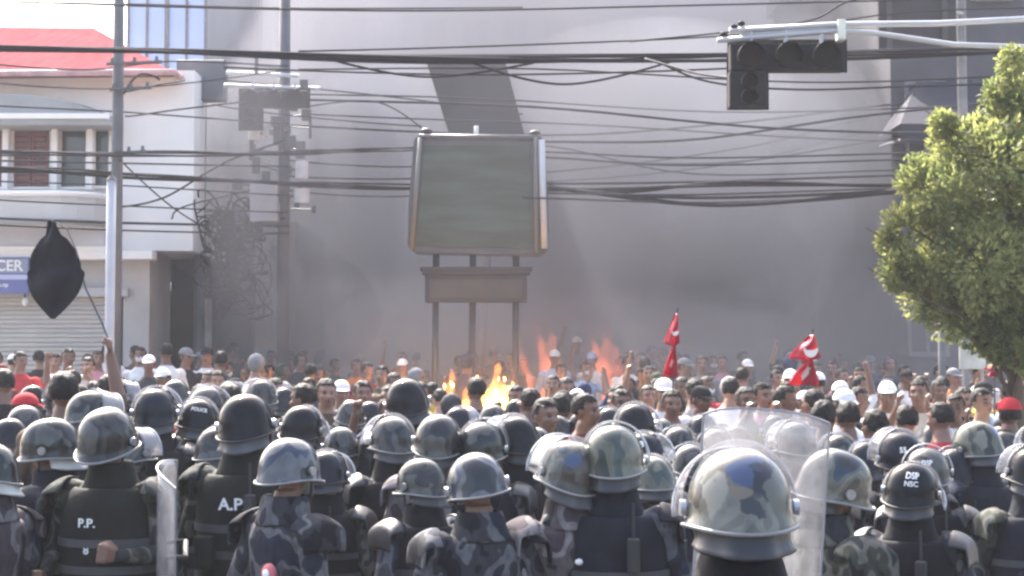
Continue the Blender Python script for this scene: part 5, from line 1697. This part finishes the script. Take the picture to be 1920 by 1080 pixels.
bm = bmesh.new(); tube(bm, [pix(214, 690, DF), hand, pix(192, 606, DF), pix(160, 540, DF), pix(143, 470, DF), pix(126, 430, DF), pix(98, 413, DF)], [.009, .009, .008, .006, .005, .0045, .004], 6); obj('stick', bm, M_POLED, bf, True)
# the person holding it
me_, hr_ = CIV['raise']
hl = Vector((.24, .14, 1.93))
s_ = (hand.z) / (hl.z)
yaw_ = 10
rl = Matrix.Rotation(R(yaw_), 3, 'Z') @ (hl * s_)
civilian(hand.x - rl.x, DF - rl.y, s_, yaw_, 'brown', 'black hair', 'raise', 'person in brown top raising the stick of the black flag in a fist', skin=2, group='flag bearers')


MATS['flag_crimson'] = leaf_mat('flag_crimson', (.42, .014, .045), (.55, .02, .065))


def pennon(label, px_, y0, y1, d, wpx, name='red_flag', marks=True, lean=0, wide=1.0):
    """A furled crimson double pennon with blue hem and white moon and sun."""
    top = pix(px_, y0, d)
    k = d / F
    root = empty(name, pix(px_ + lean, y1 + 60, d)); tag(root, label, 'flag', 'red flags in the crowd')
    H_ = (y1 - y0) * k
    def o_(t):
        w_ = wpx * k * ((.18 + 1.1 * t / .5) if t < .5 else (.25 + .9 * (t - .5) / .5))
        w_ = min(w_, wpx * k * 1.05)
        sh_ = lean * k * t
        return (sh_ - w_ * .65, sh_ + w_ * .35, -H_ * t)
    f_ = lambda t, s: .05 * math.sin(s * 7 + t * 5) * wide + .02 * math.sin(t * 17 + s * 3)
    bm = bmesh.new(); cloth_prism(bm, o_, f_)
    me = evaluated(to_mesh(bm, 'cloth', True), [('SOLIDIFY', dict(thickness=.004))]); me.transform(Matrix.Translation(top))
    link('cloth', me, root, MATS['flag_crimson'])
    if marks:
        for t, kind in ((.30, 'moon'), (.78, 'sun')):
            l_, r_, z = o_(t); s = .6
            c = top + Vector((l_ + (r_ - l_) * s, f_(t, s) - .03, z))
            bm = bmesh.new()
            rr_ = min((r_ - l_) * .3, .07)
            if kind == 'sun':
                n = 24; vs = [bm.verts.new(c + Vector((math.cos(i * 2 * math.pi / n) * rr_ * (1.15 if i % 2 else .8), 0, math.sin(i * 2 * math.pi / n) * rr_ * 1.3 * (1.15 if i % 2 else .8)))) for i in range(n)]
                bm.faces.new(vs)
            else:
                n = 14
                a0 = [bm.verts.new(c + Vector((math.cos(math.pi + i * math.pi / n) * rr_, 0, math.sin(math.pi + i * math.pi / n) * rr_ * 1.2 + .01))) for i in range(n + 1)]
                a1 = [bm.verts.new(c + Vector((math.cos(math.pi + i * math.pi / n) * rr_ * .8, 0, math.sin(math.pi + i * math.pi / n) * rr_ * .35 + .02))) for i in range(n + 1)]
                for i in range(n): bm.faces.new((a0[i], a0[i + 1], a1[i + 1], a1[i]))
            me = evaluated(to_mesh(bm, 'emblem'), [('SOLIDIFY', dict(thickness=.003))]); link('emblem', me, root, M_WHITE)
    bm = bmesh.new(); tube(bm, [top + Vector((.01, .03, .05)), top + Vector((.01 + lean * k * .5, .04, -H_ * .5)), pix(px_ + lean, y1 + 75, d)], .008, 6); obj('pole', bm, M_POLED, root)
    return root


pennon('tall narrow red flag with two white emblems rising from the crowd', 1269, 588, 708, 14.0, 26, lean=-10)
pennon('drooping red flag like a tent beside the tree, white mark at the middle', 1524, 628, 722, 13.5, 54, lean=-12, marks=True)
pennon('small red flag under the street tree', 1865, 680, 706, 13.0, 24, marks=True)

# ------------------------------------------------------------------ bonfire and smoke
fx, fy = FIRE
fz = ground_z(fy)
fr = empty('bonfire', (fx, fy, fz)); tag(fr, 'burning tyre barricade with orange and yellow flames under the large sign', 'fire')
rng = random.Random(5)
bm = bmesh.new(); seg = 18
TY = None
for k in range(7):
    if TY is None:
        bm = bmesh.new()
        rings = []
        for i in range(seg):
            t = i * 2 * math.pi / seg
            rings.append([bm.verts.new(((.30 + .1 * math.cos(u)) * math.cos(t), (.30 + .1 * math.cos(u)) * math.sin(t), .1 * math.sin(u))) for u in [j * 2 * math.pi / 8 for j in range(8)]])
        for i in range(seg):
            for j in range(8): bm.faces.new((rings[i][j], rings[(i + 1) % seg][j], rings[(i + 1) % seg][(j + 1) % 8], rings[i][(j + 1) % 8]))
        TY = to_mesh(bm, 'tyre', True)
    o = part('tyre', TY, fr, M_RUB, (rng.uniform(-.9, .9), rng.uniform(-.5, .5), .11 + .2 * (k % 3)), (rng.uniform(-.3, .3), rng.uniform(-.3, .3), 0))
def flame_mat(name, col, st):
    m, nt, b = base_mat(name)
    nt.nodes.remove(b)
    v = nt.nodes.new('ShaderNodeVolumePrincipled')
    v.inputs['Color'].default_value = (.2, .1, .05, 1)
    v.inputs['Density'].default_value = .25
    v.inputs['Emission Color'].default_value = (*col, 1)
    v.inputs['Emission Strength'].default_value = st
    nt.links.new(v.outputs[0], nt.nodes['Material Output'].inputs['Volume'])
    return m


M_FLO, M_FLY = flame_mat('flame_orange', (1, .24, .05), 4.2), flame_mat('flame_yellow', (1, .55, .07), 7.0)
for (px_, ytop, w_, yel) in ((856, 704, 16, 0), (846, 722, 15, 0), (866, 716, 15, 0), (858, 730, 22, 1), (874, 740, 22, 0), (910, 722, 16, 0), (926, 704, 18, 0), (942, 698, 17, 0), (926, 728, 26, 1), (953, 712, 14, 0), (938, 722, 24, 1), (884, 748, 24, 0), (914, 742, 24, 1)):
    p = pix(px_, ytop, fy + rng.uniform(-.35, .35)); base = Vector((p.x + rng.uniform(-.08, .08), p.y, fz + .2))
    bm = bmesh.new(); ph = rng.random() * 6; R0 = w_ / F * fy * 1.9
    for k in range(7):
        t = k / 6
        c = base.lerp(p, t) + Vector((.10 * math.sin(t * 6 + ph) * t, .06 * math.cos(t * 5 + ph), 0))
        rr_ = max(R0 * (1 - t) ** .6 * (.75 + .5 * rng.random()), .035)
        ellipsoid(bm, c, (rr_, rr_ * .9, max(rr_ * 1.5, (p.z - base.z) / 9)), 12, 8)
    me = evaluated(to_mesh(bm, 'flame'), [('REMESH', dict(mode='VOXEL', voxel_size=.035)), ('SMOOTH', dict(factor=.5, iterations=3))])
    for v in me.vertices:
        v.co += v.normal * noise.noise(v.co * 5 + Vector((ph, 0, 0))) * .06
    link('flame', me, fr, M_FLY if yel else M_FLO)


M_FLW = flame_mat('flame_faint', (1, .20, .07), .5)
f2 = empty('bonfire', pix(1070, 720, 26.0)); f2.location.z = ground_z(26)
tag(f2, 'second fire with faint orange flames in the smoke beyond the large sign', 'fire')
for px_, yt, w_ in ((1108, 626, 18), (1128, 618, 20), (1150, 632, 18), (1124, 636, 24), (1016, 612, 17), (1030, 606, 18), (1024, 624, 22), (986, 648, 15), (980, 656, 17), (1050, 640, 16)):
    p = pix(px_, yt, 26 + rng.uniform(-.2, .2)); base = Vector((p.x, p.y, f2.location.z + .3)); bm = bmesh.new(); ph = rng.random() * 6
    for k in range(7):
        t = k / 6; rr_ = max(w_ / F * 26 * 1.6 * (1 - t) ** .6, .04)
        ellipsoid(bm, base.lerp(p, t) + Vector((.1 * math.sin(t * 6 + ph) * t, 0, 0)), (rr_, rr_, max(rr_ * 1.5, (p.z - base.z) / 9)), 12, 8)
    me = evaluated(to_mesh(bm, 'flame'), [('REMESH', dict(mode='VOXEL', voxel_size=.04)), ('SMOOTH', dict(factor=.5, iterations=3))])
    link('flame', me, f2, M_FLW)
for k in range(6): part('tyre', TY, f2, M_RUB, ((k - 2.5) * .38, .1 * (k % 2), .11 + .2 * (k % 2)))


def puff(name, parts_, dens, col, voxel, amp, seed, aniso=.0):
    bm = bmesh.new()
    for c, r_ in parts_:
        bmesh.ops.create_icosphere(bm, subdivisions=3, radius=1, matrix=Matrix.Translation(c) @ Matrix.Diagonal((*r_, 1)))
    me = evaluated(to_mesh(bm, name), [('REMESH', dict(mode='VOXEL', voxel_size=voxel)), ('SMOOTH', dict(factor=.5, iterations=6))])
    for v in me.vertices:
        p = v.co * .28 + Vector((seed, 0, seed * 2))
        v.co += v.normal * (noise.noise(p) * amp + noise.noise(p * 2.7) * amp * .45 + noise.noise(p * 6) * amp * .2)
    o = link(name, me, None, volume_mat(name, col, dens, aniso))
    tag(o, None, None, None, 'stuff')
    return o


SMK = (.275, .28, .313)
puff('smoke', [((2.2, 36, 4), (7.6, 9.5, 7.5)), ((6.2, 40, 6), (7, 10, 9)), ((-1.0, 42, 6), (6.6, 10, 10)), ((3, 46, 12), (11, 10, 8)), ((10, 40, 6), (6, 9, 8)), ((-3.3, 31, 4), (2.6, 3.8, 6.5))], .12, SMK, .7, .9, 3.0)
puff('smoke', [((-3.5, 29.6, 4.2), (1.9, 3.0, 6.5))], .13, SMK, .5, .6, 12.0)
puff('smoke', [((2.4, 33, 1.5), (6.6, 8, 4.2)), ((-1.6, 36, 2), (4.4, 7, 4.5)), ((7, 36, 2), (4, 7, 5))], .06, (.26, .264, .29), .6, .7, 9.0)
puff('smoke', [((fx + .1, fy + .2, 1.6), (.7, .6, 1.0)), ((fx + .3, fy + .9, 3.0), (1.1, 1.0, 1.3)), ((fx + .6, fy + 2.2, 4.6), (1.7, 1.6, 1.6)), ((fx + 1.0, fy + 4.2, 6.2), (2.4, 2.4, 2.0))], .06, (.16, .157, .17), .22, .3, 5.0)
HZL = (.27, .276, .305)
puff('smoke', [(pix(472, 330, 22.9), (.72, .8, 1.8)), (pix(480, 540, 22.9), (.78, .85, .85)), (pix(600, 300, 23.0), (.6, .5, 1.2))], .40, (.15, .154, .17), .16, .22, 51.0)
puff('smoke', [(pix(1280, 290, 24.9), (2.6, .8, 2.0)), (pix(1500, 330, 24.9), (1.7, .9, 2.4)), (pix(1130, 400, 24.9), (1.6, .7, 1.9))], .28, HZL, .2, .25, 63.0)
PALE, DARK = (.36, .37, .405), (.125, .127, .142)
for k, (px_, py_, d_, rx, ry, rz, dens, col) in enumerate((
        (700, 200, 27.5, 1.5, 1.6, .8, .22, PALE), (640, 420, 27.0, 1.2, 1.5, 2.2, .16, DARK), (590, 590, 25.5, 1.2, 1.4, 1.0, .22, DARK), (1230, 180, 27.5, 2.4, 1.8, 1.3, .13, PALE),
        (1120, 430, 27.0, 1.3, 1.5, 1.7, .14, DARK), (1330, 520, 26.0, 1.8, 1.6, 1.2, .17, DARK), (1510, 440, 26.5, .5, .8, 1.5, .25, PALE), (1580, 330, 27.5, 1.2, 1.5, 2.2, .17, DARK), (1660, 560, 26.0, 1.1, 1.5, 1.4, .20, DARK),
        (1420, 250, 27.5, 1.7, 1.5, .9, .14, PALE), (920, 590, 26.5, 1.0, 1.2, .8, .16, PALE), (440, 330, 26.8, .9, .7, 1.6, .25, DARK), (430, 520, 26.6, .9, .7, 1.0, .25, DARK), (760, 620, 25.5, 1.3, 1.3, .7, .18, PALE))):
    puff('smoke', [(pix(px_, py_, d_), (rx, ry, rz)), (pix(px_ + 40, py_ - 30, d_ + .6), (rx * .7, ry * .8, rz * .8)), (pix(px_ - 50, py_ + 40, d_ + .4), (rx * .6, ry * .7, rz * .6))], dens, col, .18, .35, k * 3.7 + 1)
puff('smoke', [((1.6, 25, 1.6), (5.8, 5.0, 1.6)), ((-2.0, 26, 1.8), (3.4, 4.4, 1.7)), ((5.4, 26, 1.8), (3.2, 5, 1.9))], .06, (.36, .365, .40), .35, .4, 33.0)
bm = bmesh.new(); box(bm, -48, 48, -14, 86, -1.0, 22.5)
hz = obj('haze', bm, volume_mat('haze', (.44, .45, .485), .0024, .0)); tag(hz, None, None, None, 'stuff')
